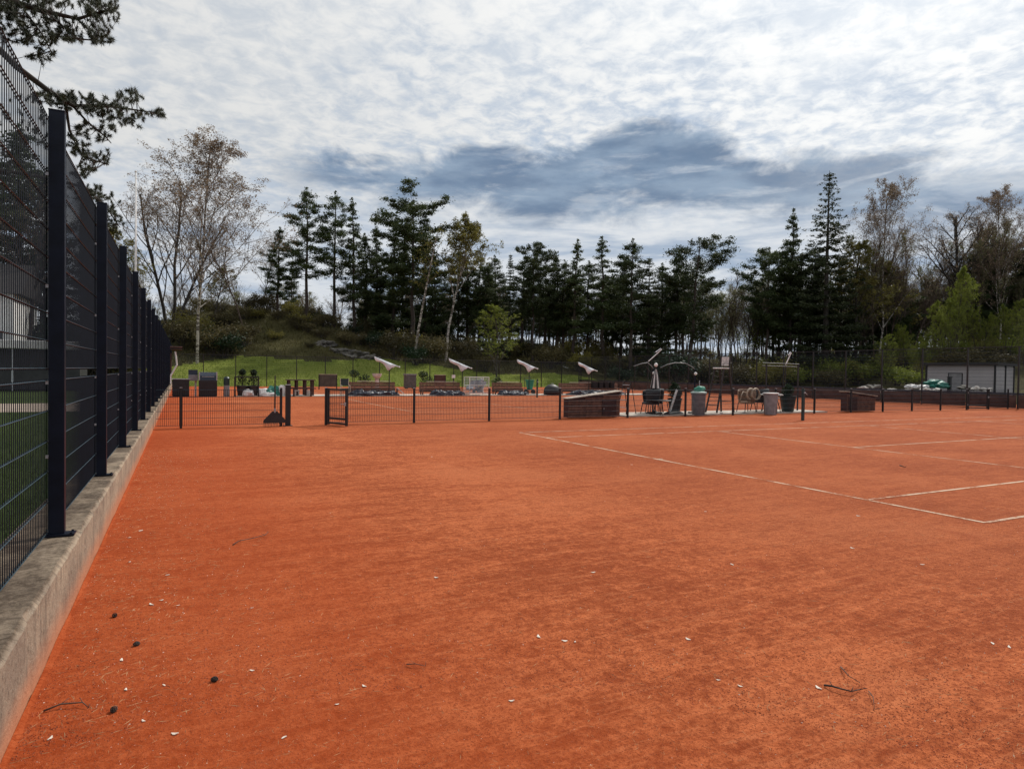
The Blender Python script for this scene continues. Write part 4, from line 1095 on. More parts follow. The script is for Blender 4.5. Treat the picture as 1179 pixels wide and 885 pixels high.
# ------------------------------------------------------------------ trees
def limb_pts(a, b, sag, rr, n=4, jit=.06):
    pts = []; L = (b-a).length
    for i in range(n+1):
        f = i/n; p = a.lerp(b, f); p.z += sag*L*math.sin(math.pi*f)
        if 0 < i < n: p += Vector((rr.uniform(-1, 1), rr.uniform(-1, 1), rr.uniform(-1, 1)))*jit*L
        pts.append(p)
    return pts
def clump(mb, c, r, n, s, rr, flat=.5):
    for _ in range(n):
        p = Vector((rr.gauss(0, .45), rr.gauss(0, .45), rr.gauss(0, .45)*(1-flat*.6)))*r + c
        card(mb, p, s*rr.uniform(.55, 1.35), rr, .25)
def make_pine(seed, H=20.0, cb=.38, rad=3.2, shape='pine', lean=0.0, dens=1.0):
    """Scots pine: bare lower trunk, irregular layered crown"""
    rr = random.Random(seed); tr = MB(); cr = MB()
    tp = []
    for i in range(9):
        f = i/8; tp.append(Vector((lean*H*f*f+rr.uniform(-.12, .12)*(i > 0), rr.uniform(-.12, .12)*(i > 0), H*f*.97)))
    tr.tube(tp, [.26*(1-.82*i/8)+.01 for i in range(9)], 7)
    def axis(z): f = min(1, z/(H*.97)); i = min(7, int(f*8)); return tp[i].lerp(tp[i+1], f*8-i)
    nl = int(50*dens); ga = rr.uniform(0, 6)
    for k in range(nl):
        f = (k+rr.random())/nl                    # 0 = crown base, 1 = top
        z = H*(cb+(1-cb)*f*.98)
        if shape == 'flat': pr = .55+.6*math.sin(math.pi*min(1, f*1.02)**.8*.80)
        elif shape == 'cone': pr = 1.12*(1-f)**.85+.10
        else: pr = (1.05*math.sin(math.pi*(.18+.80*f))**.8)
        L = rad*pr*rr.choice([rr.uniform(.35, .7), rr.uniform(.7, 1.0), rr.uniform(.9, 1.3)])
        ga += 2.4+rr.uniform(-.5, .5)
        up_ = rr.uniform(-.12, .28) + (.35*f if shape != 'cone' else -.02)
        a = axis(z); b = a+Vector((math.cos(ga)*L, math.sin(ga)*L, L*up_))
        pts = limb_pts(a, b, rr.uniform(-.06, .05), rr)
        tr.tube(pts, [max(.012, .05*(1-f*.6)*(1-.75*i/4)) for i in range(5)], 4, False)
        ncl = max(2, int(L*2.4))
        for j in range(ncl):
            g = .38+.62*(j+rr.random())/ncl; i = min(3, int(g*4)); c = pts[i].lerp(pts[i+1], g*4-i)
            side = Vector((-math.sin(ga), math.cos(ga), 0))*rr.uniform(-.38, .38)*L*.6*g
            c = c+side+Vector((0, 0, rr.uniform(-.05, .25)))
            r_ = rr.uniform(.40, .95)*(1-.45*f if shape == 'cone' else 1-.2*f)
            clump(cr, c, r_, int(80*dens*r_/.6), .235, rr, .55)
            if rr.random() < .5: tr.tube([pts[i], c], [.018, .007], 3, False)
    for q in range(5): clump(cr, axis(H*(.93+.015*q))+Vector((rr.gauss(0, .1), rr.gauss(0, .1), .2+.22*q)), .42-.06*q, 34, .22, rr, 0)
    # dead stubs low on the trunk
    for k in range(7):
        z = H*rr.uniform(.18, cb+.08); a = axis(z); an = rr.uniform(0, 6.28); L = rr.uniform(.4, 1.6)
        tr.tube([a, a+Vector((math.cos(an)*L, math.sin(an)*L, rr.uniform(-.3, .2)*L))], [.022, .006], 3, False)
    return tr, cr
def make_spruce(seed, H=22.0, rad=4.4, dens=1.0):
    rr = random.Random(seed); tr = MB(); cr = MB()
    tr.tube([(0, 0, 0), (.05, 0, H*.5), (0, .05, H)], [.28, .15, .015], 7)
    z = H*.08; ga = 0
    while z < H*.985:
        f = z/H; L0 = rad*(1-f)**.92+.28; n = 6 if f < .8 else 4
        for k in range(n):
            ga += 6.283/n+rr.uniform(-.35, .35); L = L0*rr.uniform(.60, 1.2); d = Vector((math.cos(ga), math.sin(ga), 0))
            dr = -.30*(1-f)+.12*f
            a = Vector((0, 0, z)); pts = [a, a+d*L*.5+Vector((0, 0, dr*L*.7)), a+d*L+Vector((0, 0, dr*L*.8+.10*L))]
            tr.tube(pts, [.035*(1-f)+.012, .02, .006], 3, False)
            m = max(2, int(L*3.0))
            for j in range(m):
                g = .18+.82*(j+rr.random())/m; c = pts[0].lerp(pts[1], g*2) if g < .5 else pts[1].lerp(pts[2], g*2-1)
                c = c+Vector((-d.y, d.x, 0))*rr.uniform(-.30, .30)*L*.55*(1.1-g*.6)+Vector((0, 0, -.14))
                clump(cr, c, .20+.24*(1-f), int((16+22*(1-f))*dens), .17+.07*(1-f), rr, .6)
        z += (.80*(1-f)+.40)*rr.uniform(.85, 1.2)
    return tr, cr
def make_bare(seed, H=20.0, spread=.42, base=.22, leafn=0, leafs=.14, levels=4, stems=1, upright=.75, twig_droop=.10, r0=.22, nbs=(15, 7, 5, 3, 3), l0=.46):
    """deciduous tree: recursive limbs; leaf cards (buds, catkins or young leaves) on the twigs"""
    rr = random.Random(seed); tr = MB(); tw = MB(); lf = MB()
    def grow(p, d, L, r, lev):
        n = 4; pts = [p]; q = p.copy(); dd = d.copy()
        for i in range(n):
            dd = (dd+Vector((rr.gauss(0, .09), rr.gauss(0, .09), rr.gauss(0, .05)+(.05 if lev < 3 else -twig_droop)))).normalized()
            q = q+dd*(L/n); pts.append(q.copy())
        rad = [max(.006, r*(1-.62*i/n)) for i in range(n+1)]
        (tr if lev <= 1 else tw).tube(pts, rad, 6 if lev == 0 else (4 if lev < 3 else 3), False)
        if lev >= levels:
            for _ in range(leafn):
                i = rr.randrange(n); c = pts[i].lerp(pts[i+1], rr.random())+Vector((rr.gauss(0, .12), rr.gauss(0, .12), rr.gauss(0, .12)))
                card(lf, c, leafs*rr.uniform(.6, 1.4), rr)
            return
        nb = nbs[lev]
        for k in range(nb):
            g = (base if lev == 0 else .25)+(1-(base if lev == 0 else .25))*((k+rr.random()*.8)/nb); g = min(.99, g)
            i = min(n-1, int(g*n)); c = pts[i].lerp(pts[i+1], g*n-i)
            an = rr.uniform(0, 6.283) if lev else k*2.4+rr.uniform(-.4, .4)
            dirl = (pts[i+1]-pts[i]).normalized(); o = dirl.orthogonal().normalized(); o = Matrix.Rotation(an, 3, dirl) @ o
            s = spread*rr.uniform(.75, 1.25)+(.12 if lev else 0)
            nd = (dirl*(1-s*.55)+o*s*1.25+Vector((0, 0, .14*(upright)))).normalized()
            if lev == 0: LL = L*(l0*(1-g)**.62+.05)*rr.uniform(.75, 1.15)
            else: LL = L*rr.uniform(.34, .56)*(1.15-.5*g)
            grow(c, nd, LL, rad[i]*(.50 if lev == 0 else .55), lev+1)
    for s in range(stems):
        if stems == 1: grow(Vector((0, 0, 0)), Vector((rr.uniform(-.03, .03), rr.uniform(-.03, .03), 1)).normalized(), H*.94, r0, 0)
        else:
            an = 6.283*s/stems+rr.uniform(0, 1); grow(Vector((math.cos(an)*.15, math.sin(an)*.15, 0)), Vector((math.cos(an)*.16, math.sin(an)*.16, 1)).normalized(), H*.94*rr.uniform(.8, 1), r0*.75, 0)
    return tr, tw, lf
def make_bush(seed, r=2.2, h=2.6, n=900, s=.22):
    rr = random.Random(seed); tr = MB(); lf = MB()
    for k in range(16):
        an = rr.uniform(0, 6.28); e = Vector((math.cos(an)*r*rr.uniform(.2, .95), math.sin(an)*r*rr.uniform(.2, .95), h*rr.uniform(.45, 1.0)))
        pts = limb_pts(Vector((rr.uniform(-.2, .2), rr.uniform(-.2, .2), -.1)), e, .1, rr, 3, .08); tr.tube(pts, [.04, .028, .016, .006], 3, False)
        for j in range(3):
            q = pts[2]+Vector((rr.gauss(0, .4), rr.gauss(0, .4), rr.uniform(0, .5))); tr.tube([pts[1+j % 2], q], [.014, .005], 3, False)
            clump(lf, q, .55, n//60, s, rr, .3)
        clump(lf, e, .65, n//40, s, rr, .3)
    return tr, lf
PROTO = {}
def proto(kind):
    """one hidden-free source per kind; the first tree placed uses it, later ones are copies"""
    k = kind
    spec = {
     'pine_a': lambda: make_pine(1, 20, .32, 3.0, 'pine'), 'pine_b': lambda: make_pine(2, 20, .26, 3.0, 'cone', .015),
     'pine_c': lambda: make_pine(3, 20, .40, 3.8, 'flat', -.01, 1.15), 'pine_d': lambda: make_pine(4, 20, .22, 3.0, 'pine', .02, 1.1),
     'pine_e': lambda: make_pine(5, 20, .10, 3.1, 'cone', -.01, 1.25), 'pine_f': lambda: make_pine(6, 20, .40, 2.9, 'pine', -.015, .85),
     'pine_g': lambda: make_pine(8, 20, .30, 3.6, 'flat', .05, .95)}
    if k in spec:
        a, b = spec[k](); return [('trunk', a, BARKP), ('crown', b, NEEDLE)], 20.0
    if k == 'spruce': a, b = make_spruce(11); return [('trunk', a, BARKD), ('crown', b, NEEDLE2)], 22.0
    if k == 'spruce_b': a, b = make_spruce(12, 22, 3.2, 1.2); return [('trunk', a, BARKD), ('crown', b, NEEDLE2)], 22.0
    br = {'birch_big': dict(seed=21, H=20, spread=.40, base=.20, leafn=4, leafs=.125, levels=4, r0=.105, nbs=(26, 8, 5, 4, 3), l0=.50),
          'bare_stems': dict(seed=22, H=20, spread=.36, base=.25, leafn=1, leafs=.13, levels=4, stems=3, r0=.24, nbs=(12, 6, 5, 3, 3)),
          'bare_oak': dict(seed=23, H=20, spread=.60, base=.40, leafn=1, leafs=.14, nbs=(17, 8, 5, 4, 3), levels=4, r0=.30, twig_droop=.0),
          'bare_birch': dict(seed=24, H=20, spread=.38, base=.30, leafn=1, leafs=.15, levels=4, r0=.16, nbs=(19, 7, 5, 4, 3)),
          'bare_slim': dict(seed=25, H=20, spread=.30, base=.35, leafn=1, leafs=.13, levels=3, r0=.16, nbs=(20, 8, 5, 4, 3)),
          'pale_slim': dict(seed=26, H=20, spread=.34, base=.30, leafn=7, leafs=.19, levels=3, r0=.14),
          'olive': dict(seed=27, H=20, spread=.40, base=.22, leafn=6, leafs=.26, levels=4, r0=.20),
          'spring': dict(seed=28, H=20, spread=.42, base=.06, leafn=4, leafs=.26, levels=4, r0=.18),
          'spring_b': dict(seed=29, H=20, spread=.32, base=.10, leafn=4, leafs=.26, levels=4, r0=.16, stems=2),
          'yellow_birch': dict(seed=30, H=20, spread=.38, base=.42, leafn=7, leafs=.22, levels=4, r0=.16)}[k]
    a, b, c = make_bare(**br)
    bark = {'birch_big': BIRCH, 'bare_birch': BARKT, 'yellow_birch': BIRCH, 'pale_slim': BARKT}.get(k, BARKD)
    leaf = {'birch_big': BUD, 'bare_stems': BUD, 'bare_oak': BUD, 'bare_birch': BUD, 'bare_slim': BUD, 'pale_slim': PALEL, 'olive': OLIVE, 'spring': SPRING, 'spring_b': SPRING, 'yellow_birch': OLIVE}[k]
    parts = [('trunk', a, bark), ('twigs', b, BARKT if k != 'bare_oak' else BARKD)]
    if c.f: parts.append(('crown', c, leaf))
    return parts, 20.0
NAME = {'p': ('pine_tree', 'pine tree'), 's': ('spruce_tree', 'spruce tree')}
def tname(kind):
    if kind.startswith('pine'): return 'pine_tree', 'pine tree'
    if kind in ('spruce', 'spruce_b'): return 'spruce_tree', 'spruce tree'
    if 'birch' in kind: return 'birch_tree', 'birch tree'
    if kind == 'bare_oak': return 'oak_tree', 'tree'
    return 'broadleaf_tree', 'tree'
def tree(kind, px, ptop, Z, label, group=None, wmul=1.0, rz=None, tilt=None, zadd=0.0):
    q = atd(px, 420, Z); x, y = q.x, q.y; z0 = terr(x, y)-.1+zadd if (y > 60 or x > 46) else -.1
    zt = atd(px, ptop, Z).z; h = zt-z0
    if kind not in PROTO:
        parts, H0 = proto(kind); nm, cat = tname(kind)
        t = thing(nm, label, cat, (x, y, z0), 0, group)
        for (n_, m_, mt_) in parts: m_.build(n_, mt_, t)
        PROTO[kind] = (t, H0)
    else:
        t, H0 = PROTO[kind]; t = dup(t, (x, y, z0), 0, label)
        if 'group' in t: del t['group']
        if group: t['group'] = group
    s = h/H0; sw = s*wmul
    t.scale = (sw, sw, s); t.rotation_euler = (tilt[0] if tilt else 0, tilt[1] if tilt else 0, RND.uniform(0, 6.28) if rz is None else rz)
    return t
GP = 'tall pines along the wood edge'; GB = 'bare deciduous trees'; GG = 'young green trees at the wood edge'
TREES = [
 ('birch_big', 227, 163, 66, 'large bare birch with brown twigs and white trunk beside the flagpole', GB, 1.4, 1.0),
 ('bare_stems', 196, 186, 74, 'dark multi stemmed bare tree between the flagpole and the large birch', GB, 1.1, .5),
 ('bare_birch', 282, 232, 78, 'slender bare birch right of the large birch, over the mound', GB, .9, 2.0),
 ('bare_birch', 300, 268, 90, 'smaller bare birch between the slender birch and the first pine', GB, 1.0, 4.0),
 ('olive', 246, 308, 80, 'golden olive weeping tree low beside the large birch', GG, 1.5, .3),
 ('bare_slim', 168, 285, 80, 'thin bare tree immediately right of the flagpole', GB, 1.3, .7),
 ('pine_d', 319, 264, 84, 'rounded low pine standing first on the mound from the left', GP, 1.25, 0.4),
 ('pine_a', 352, 221, 84, 'tallest slim pine on the mound, second from the left', GP, 1.05, 0.9),
 ('pine_f', 384, 226, 86, 'slim dark pine, middle of the three tall ones on the mound', GP, 1.0, 1.9),
 ('pine_b', 407, 233, 87, 'slim dark pine, rightmost of the three tall ones on the mound', GP, 1.0, 2.9),
 ('pine_e', 433, 262, 92, 'dense shorter pine left of the broad flat topped pine', GP, 1.1, .2),
 ('pine_e', 452, 255, 90, 'dense dark pine touching the left of the broad flat topped pine', GP, 1.2, 3.3),
 ('pine_c', 474, 237, 84, 'broad flat topped pine left of the leaning white birch', GP, 1.25, 1.1),
 ('yellow_birch', 513, 247, 82, 'yellow green birch rising beside the broad flat topped pine', GG, 1.15, .6),
 ('pine_e', 500, 292, 94, 'dense dark pine behind the yellow green birch', GP, 1.2, 5.1),
 ('pine_d', 527, 290, 96, 'dark pine right behind the yellow green birch', GP, 1.05, 4.2),
 ('pine_a', 551, 296, 95, 'dark pine above the second white parasol, right of the birch', GP, 1.1, 3.7),
 ('spruce_b', 586, 291, 100, 'pale narrow spruce above the spring green bush', GP, 1.0, .6),
 ('pine_f', 570, 297, 98, 'thin crowned pine left of the narrow pale spruce', GP, 1.1, 5.7),
 ('pine_c', 613, 286, 89, 'flat topped pine with a long bare trunk above the third parasol', GP, .95, 4.0),
 ('pine_d', 641, 297, 94, 'dark pine right of the flat topped pine over the third parasol', GP, 1.0, 2.2),
 ('pine_b', 660, 280, 91, 'pointed pine left of the fourth white parasol', GP, 1.2, 5.0),
 ('pine_b', 693, 276, 90, 'pointed pine above the fourth white parasol', GP, 1.35, 1.4),
 ('pine_d', 705, 318, 96, 'dense short pine right of the pointed one above the fourth parasol', GP, 1.1, 1.0),
 ('pine_a', 726, 280, 88, 'irregular pine left of the broad dark conical spruce', GP, 1.15, 4.6),
 ('spruce', 746, 296, 90, 'broad dark conical spruce foliaged nearly to the ground', GP, 1.35, .9),
 ('pine_f', 777, 296, 92, 'thin pine left of the right leaning pine', GP, 1.15, 3.1),
 ('pine_g', 795, 279, 86, 'pine with layered crown leaning right, last before the gap', GP, 1.15, -.4),
 ('pine_c', 882, 290, 95, 'flat topped dark pine, first right of the gap', GP, 1.0, 2.5),
 ('pine_d', 896, 298, 97, 'dark pine between the flat topped pine and the slim pointed pine', GP, 1.0, .1),
 ('pine_b', 909, 247, 95, 'slim pointed pine left of the great spruce', GP, .85, 3.9),
 ('spruce', 950, 198, 92, 'great tall spruce, highest tree right of the gap', 'spruces at the right wood', 1.3, 2.1),
 ('pine_d', 931, 318, 98, 'dark pine tucked under the left side of the great spruce', GP, 1.2, 5.3),
 ('olive', 985, 282, 94, 'brownish olive tree against the right side of the great spruce', GG, 1.1, 4.0),
 ('birch_big', 1010, 211, 96, 'tall bare birch with feathery top right of the great spruce', GB, 1.0, 1.3),
 ('pine_e', 1022, 318, 98, 'dark pine below the tall feathery birch', GP, 1.25, .8),
 ('pine_d', 1001, 330, 100, 'short dark pine between the great spruce and the feathery birch', GP, 1.25, 1.8),
 ('pine_e', 1052, 345, 102, 'low dark pine under the sky gap left of the bare oak', GP, 1.2, 2.8),
 ('bare_birch', 1048, 290, 100, 'thin bare birch in the sky gap left of the bare oak', GB, .9, 4.9),
 ('bare_oak', 1097, 237, 98, 'bare oak with spreading dark branches above the shed', GB, 1.0, .2),
 ('spring_b', 1102, 300, 84, 'spring green tree in front of the bare oak, above the shed', GG, .72, .2),
 ('bare_stems', 1130, 236, 100, 'dark bare tree right of the bare oak', GB, .9, 2.6),
 ('birch_big', 1150, 217, 95, 'tall brownish birch near the right edge over the shed roof', GB, .95, 2.7),
 ('bare_birch', 1176, 216, 97, 'tall brownish birch cut by the right edge of the photo', GB, 1.2, 5.2),
 ('pine_d', 1140, 300, 97, 'dark pine under the brownish birches at the right', GP, 1.15, 3.4),
 ('pine_e', 1168, 318, 97, 'dark pine at the right edge beneath the last birch', GP, 1.2, 1.2),
 ('spring_b', 1160, 340, 84, 'bright green young tree behind the right end of the shed', GG, .85, 1.2),
 ('spring', 1073, 372, 84, 'low spring green tree left of the shed', GG, .95, 3.0),
 ('spring_b', 1040, 368, 88, 'spring green sapling above the right slatted box', GG, .85, 4.0),
 ('spring_b', 1128, 352, 84, 'spring green sapling behind the middle of the shed', GG, .8, 5.0),
 ('spring', 572, 352, 76, 'spring green bushy tree between second and third white parasols', GG, 1.5, .3),
 ('pine_a', 537, 300, 97, 'dark pine between the yellow green birch and the second parasol', GP, 1.2, .5),
 ('pine_d', 562, 306, 93, 'dense pine just left of the pale narrow spruce, with rounded top', GP, 1.30, 1.5),
 ('pine_f', 600, 300, 97, 'dense pine tucked left of the flat topped pine over the third parasol', GP, 1.30, 2.6),
 ('pine_f', 628, 306, 95, 'thin crowned pine right behind the flat topped pine over the third parasol', GP, 1.30, 0.7),
 ('pine_a', 648, 303, 93, 'full crowned pine left of the pointed pine near the fourth parasol', GP, 1.30, 3.0),
 ('pine_a', 676, 304, 95, 'full dark pine between the two pointed pines over the fourth parasol', GP, 1.30, 4.0),
 ('pine_d', 715, 300, 94, 'full dark pine left of the irregular pine near the conical spruce', GP, 1.30, 5.0),
 ('pine_d', 760, 306, 93, 'full dark pine right of the broad conical spruce', GP, 1.35, 0.4),
 ('pine_f', 785, 312, 92, 'thin crowned pine beneath the right leaning pine', GP, 1.20, 2.4),
 ('pine_e', 335, 300, 90, 'low dense pine between the first two pines on the mound', GP, 1.10, 2.4),
 ('pine_d', 420, 272, 92, 'full pine right of the three slim pines on the mound', GP, 1.30, 1.3),
 ('pine_e', 463, 280, 94, 'dense pine filling below the flat topped pine near the leaning birch', GP, 1.40, 2.3),
 ('pine_e', 488, 276, 93, 'dense pine filling right of the flat topped pine near the leaning birch', GP, 1.30, 3.3),
 ('pine_c', 920, 296, 96, 'flat crowned pine left of the great spruce, at its foot', GP, 1.15, 3.3),
 ('pine_d', 966, 300, 96, 'dense pine in front of the right flank of the great spruce', GP, 1.30, 0.3),
 ('pine_a', 1012, 300, 99, 'dark pine half hidden under the tall feathery birch', GP, 1.30, 1.3),
 ('pine_d', 1036, 312, 99, 'dark pine right of the tall feathery birch, shorter', GP, 1.30, 2.3),
 ('pine_a', 1118, 292, 99, 'dark pine under the right side of the bare oak', GP, 1.30, 0.3),
 ('pine_c', 1154, 284, 99, 'dark flat topped pine among the brownish birches at the right', GP, 1.20, 4.3),
 ('pine_a', 1182, 278, 98, 'dark pine cut by the right edge of the photo', GP, 1.30, 5.3),
 ('bare_birch', 1165, 226, 99, 'brownish birch between the two tallest birches at the right edge', GB, .9, 3.7),
 ('bare_stems', 1112, 262, 101, 'dark forked bare tree close behind the bare oak', GB, 1.1, 1.7),
 ('olive', 1136, 262, 100, 'brown leaved tree filling between the bare oak and the right birches', GG, .7, 1.1),
 ('olive', 1030, 300, 97, 'brown green tree right below the feathery birch', GG, 1.2, 2.1),
 ('spring_b', 1090, 335, 82, 'yellow green sapling in front of the spring green tree above the shed', GG, .75, 2.9),
 ('spring_b', 1060, 380, 80, 'low yellow green sapling just left of the shed', GG, .9, .9),
 ('spring', 1020, 385, 82, 'low spring green bushy tree left of the right slatted box', GG, 1.0, 2.9),
 ('spring', 1178, 352, 80, 'bright green young tree cut by the right edge of the photo', GG, .9, 2.2),
 ('pale_slim', 832, 340, 100, 'pale slim tree at the left of the bright gap', GB, 1.4, .3),
 ('bare_slim', 828, 318, 110, 'feathery bare tree low in the bright gap beside the leaning pine', GB, 1.6, 3.0),
 ('pale_slim', 848, 332, 100, 'pale slim tree in the middle of the bright gap', GB, 1.5, 2.3),
 ('pale_slim', 864, 322, 102, 'pale slim tree at the right of the bright gap', GB, 1.4, 4.3),
]
for tr_ in TREES: tree(tr_[0], tr_[1], tr_[2], tr_[3], tr_[4], tr_[5], tr_[6], tr_[7])
# leaning white birch stem in front of the pines
b0 = atd(476, 416, 78); z0 = terr(b0.x, b0.y)-.1
t = thing('birch_tree', 'leaning slender birch with a bright white trunk beside the flat topped pine', 'birch tree', (b0.x, b0.y, z0), 0, GB)
v = atd(503, 270, 78)-Vector((b0.x, b0.y, z0)); mid = atd(490, 335, 78)-Vector((b0.x, b0.y, z0))
mb = MB(); mb.tube([(0, 0, 0), mid*.5+Vector((-.1, 0, 0)), mid, mid.lerp(v, .5), v], [.17, .15, .12, .09, .03], 8); mb.build('trunk', BIRCH, t, smooth=True)
rr = random.Random(44); mb = MB(); lf = MB()
for k in range(26):
    f = .35+.65*k/26; c = mid.lerp(v, (f-.35)/.65); an = rr.uniform(0, 6.28); e = c+Vector((math.cos(an), math.sin(an), .8))*rr.uniform(.8, 2.2)
    pts = limb_pts(c, e, .1, rr, 3, .05); mb.tube(pts, [.03, .02, .012, .005], 3, False)
    for j in range(3): clump(lf, pts[1+j % 3]+Vector((rr.gauss(0, .3), rr.gauss(0, .3), 0)), .5, 10, .2, rr)
mb.build('twigs', BARKT, t); lf.build('crown', OLIVE, t)
# thin wood behind
kinds = ['bare_slim', 'pine_f', 'pale_slim', 'pine_a', 'bare_birch', 'bare_slim', 'pale_slim', 'pine_b']
LBL = {'bare_slim': 'thin bare tree standing far back in the wood behind the pines', 'pale_slim': 'slim pale leaved tree far back in the wood behind the pines',
       'pine_f': 'slender pine far back in the wood with only its stem clear', 'pine_a': 'dark pine far back in the wood behind the front row',
       'pine_b': 'pointed pine far back in the wood behind the front row', 'bare_birch': 'bare birch far back in the wood behind the front row', 'spring_b': 'spring green sapling deep in the right hand wood', 'olive': 'olive leaved tree deep in the right hand wood'}
r2 = random.Random(99)
for i in range(250):
    px = 415+(1190-415)*(i+r2.random())/250
    if 815 < px < 868: kd = r2.choice(['pale_slim', 'bare_slim', 'pale_slim']); top = r2.uniform(345, 368)
    elif px > 868: kd = r2.choice(['pine_f', 'pale_slim', 'bare_slim', 'spring_b', 'olive', 'bare_birch', 'bare_slim', 'pine_f']); top = r2.uniform(325, 372)
    else: kd = r2.choice(kinds); top = r2.uniform(325, 365)
    if kd in ('pine_d', 'pine_e'): lab = 'dense dark pine deep in the right hand wood'
    else: lab = LBL[kd]
    tree(kd, px, top, r2.uniform(100, 140), lab, {'pine_d': 'dense pines deep in the right wood', 'pine_e': 'dense pines deep in the right wood'}.get(kd, kd.replace('_', ' ')+' trees far back in the wood'), r2.uniform(1.0, 1.4))
for i in range(70):
    px = 545+640*(i+r2.random())/70
    kd = r2.choice(['bare_slim', 'pale_slim', 'bare_slim', 'pine_f']); tree(kd, px, r2.uniform(312, 352), r2.uniform(97, 112), LBL[kd], kd.replace('_', ' ')+' trees far back in the wood', r2.uniform(.8, 1.2))
for i in range(34):
    px = 985+205*(i+r2.random())/34; kd = ['pale_slim', 'bare_slim', 'bare_birch'][i % 3]
    tree(kd, px, r2.uniform(255, 335), r2.uniform(95, 106), {'pale_slim': 'tall slim half leafed tree in the right hand wood behind the shed', 'bare_slim': 'tall slim bare tree in the right hand wood behind the shed', 'bare_birch': 'tall slim birch in the right hand wood behind the shed'}[kd], 'tall slim '+kd.replace('_', ' ')+' trees in the right wood', r2.uniform(.6, .85))
for i in range(26):
    px = 165+265*(i+r2.random())/26
    kd = r2.choice(['bare_slim', 'bare_slim', 'pale_slim', 'bare_birch']); tree(kd, px, r2.uniform(320, 360), r2.uniform(98, 125), LBL[kd], kd.replace('_', ' ')+' trees far back in the wood', 1.3)
# scrub and bushes
BP = []
for s, (m_, lab, nm) in enumerate([(SCRUBM, 'low brown leafless looking bush in the undergrowth at the wood edge', 'scrub_bush'), (OLIVE, 'low olive bush in the undergrowth at the wood edge', 'olive_bush'), (SPRING, 'low spring green bush in the undergrowth at the wood edge', 'green_bush'), (SHRUBD, 'low dark evergreen bush in the undergrowth at the wood edge', 'evergreen_bush')]):
    BP.append((m_, lab, nm, s))
BSRC = {}
def bush(kind, px, Z, s, sz=1.0):
    m_, lab, nm, sd = BP[kind]; q = atd(px, 430, Z); z = terr(q.x, q.y)-.15
    if kind not in BSRC:
        a, b = make_bush(60+sd, 2.2, 2.6, 1500); t = thing(nm, lab, 'bush', (q.x, q.y, z), 0, nm.replace('_', ' ')+'es along the wood edge'); a.build('stems', BARKD, t); b.build('foliage', m_, t); BSRC[kind] = t
    else: t = dup(BSRC[kind], (q.x, q.y, z))
    t.scale = (s, s, s*sz); t.rotation_euler = (0, 0, r2.uniform(0, 6.28))
for i in range(120):
    px = 190+1000*(i+r2.random())/120
    Z = r2.uniform(76, 98)
    if px < 440: k = r2.choice([0, 0, 1, 0, 3]); Z = r2.uniform(80, 98); s = r2.uniform(.5, 1.0)
    elif px < 640: k = r2.choice([0, 0, 0, 3, 1]); s = r2.uniform(.8, 1.3)
    elif px < 870: k = r2.choice([0, 1, 0, 3, 1]); s = r2.uniform(.7, 1.2); Z = r2.uniform(76, 96)
    else: k = r2.choice([2, 1, 0, 2, 0]); s = r2.uniform(.8, 1.4); Z = r2.uniform(76, 98)
    bush(k, px, Z, s)
for i in range(84):
    px = 420+790*(i+r2.random())/84; bush(r2.choice([0, 1, 0, 3]) if px < 870 else r2.choice([1, 2, 0, 3]), px, r2.uniform(104, 132), r2.uniform(.5, .8) if 812 < px < 872 else r2.uniform(.6, 1.2), r2.uniform(.8, 1.1))
for i in range(46):
    px = 195+245*(i+r2.random())/46; bush(r2.choice([0, 0, 1, 0]), px, r2.uniform(76, 94), r2.uniform(.30, .75), r2.uniform(.7, 1.1))
for px, Z, k, s in [(258, 70, 3, 1.1), (265, 72, 0, 1.2), (245, 70, 0, 1.1), (236, 72, 3, 1.0), (210, 71, 0, 1.2), (280, 74, 0, 1.0), (222, 74, 1, 1.2), (200, 75, 3, 1.1), (780, 72, 3, 1.6), (800, 76, 0, 1.4)]: bush(k, px, Z, s)
# left-side hedge and trees behind the tall fence
for i, (px, Z, s) in enumerate([(-40, 52, 1.6), (-10, 52, 1.7), (18, 52, 1.7), (38, 54, 1.8), (56, 54, 1.9), (85, 56, 1.8), (112, 58, 1.7), (135, 60, 1.6), (150, 62, 1.6)]):
    m_, lab, nm, sd = BP[3]; q = atd(px, 430, Z); t = dup(BSRC[3], (q.x, q.y, -.1), r2.uniform(0, 6), 'dark hedge bush behind the tall mesh fence, beyond the grass', 'hedge bushes behind the tall fence', (s, s, s*1.1))
for kd, px, top, Z, lab, wm in [('pine_d', 20, 150, 58, 'dark pine seen through the nearest fence panel behind the pavilion', 1.2), ('pine_e', 50, 200, 60, 'dense pine behind the first fence post', 1.2), ('bare_slim', 34, 190, 50, 'bare tree seen through the nearest fence panel', 1.3), ('pine_a', -25, 140, 60, 'dark pine partly cut by the left edge of the photo', 1.2), ('pine_d', 110, 248, 62, 'pine crown showing just over the tall fence posts', 1.3), ('olive', 138, 262, 66, 'olive crowned tree showing over the tall fence near the flagpole', 1.2)]:
    tree(kd, px, top, Z, lab, 'trees behind the tall fence', wm)

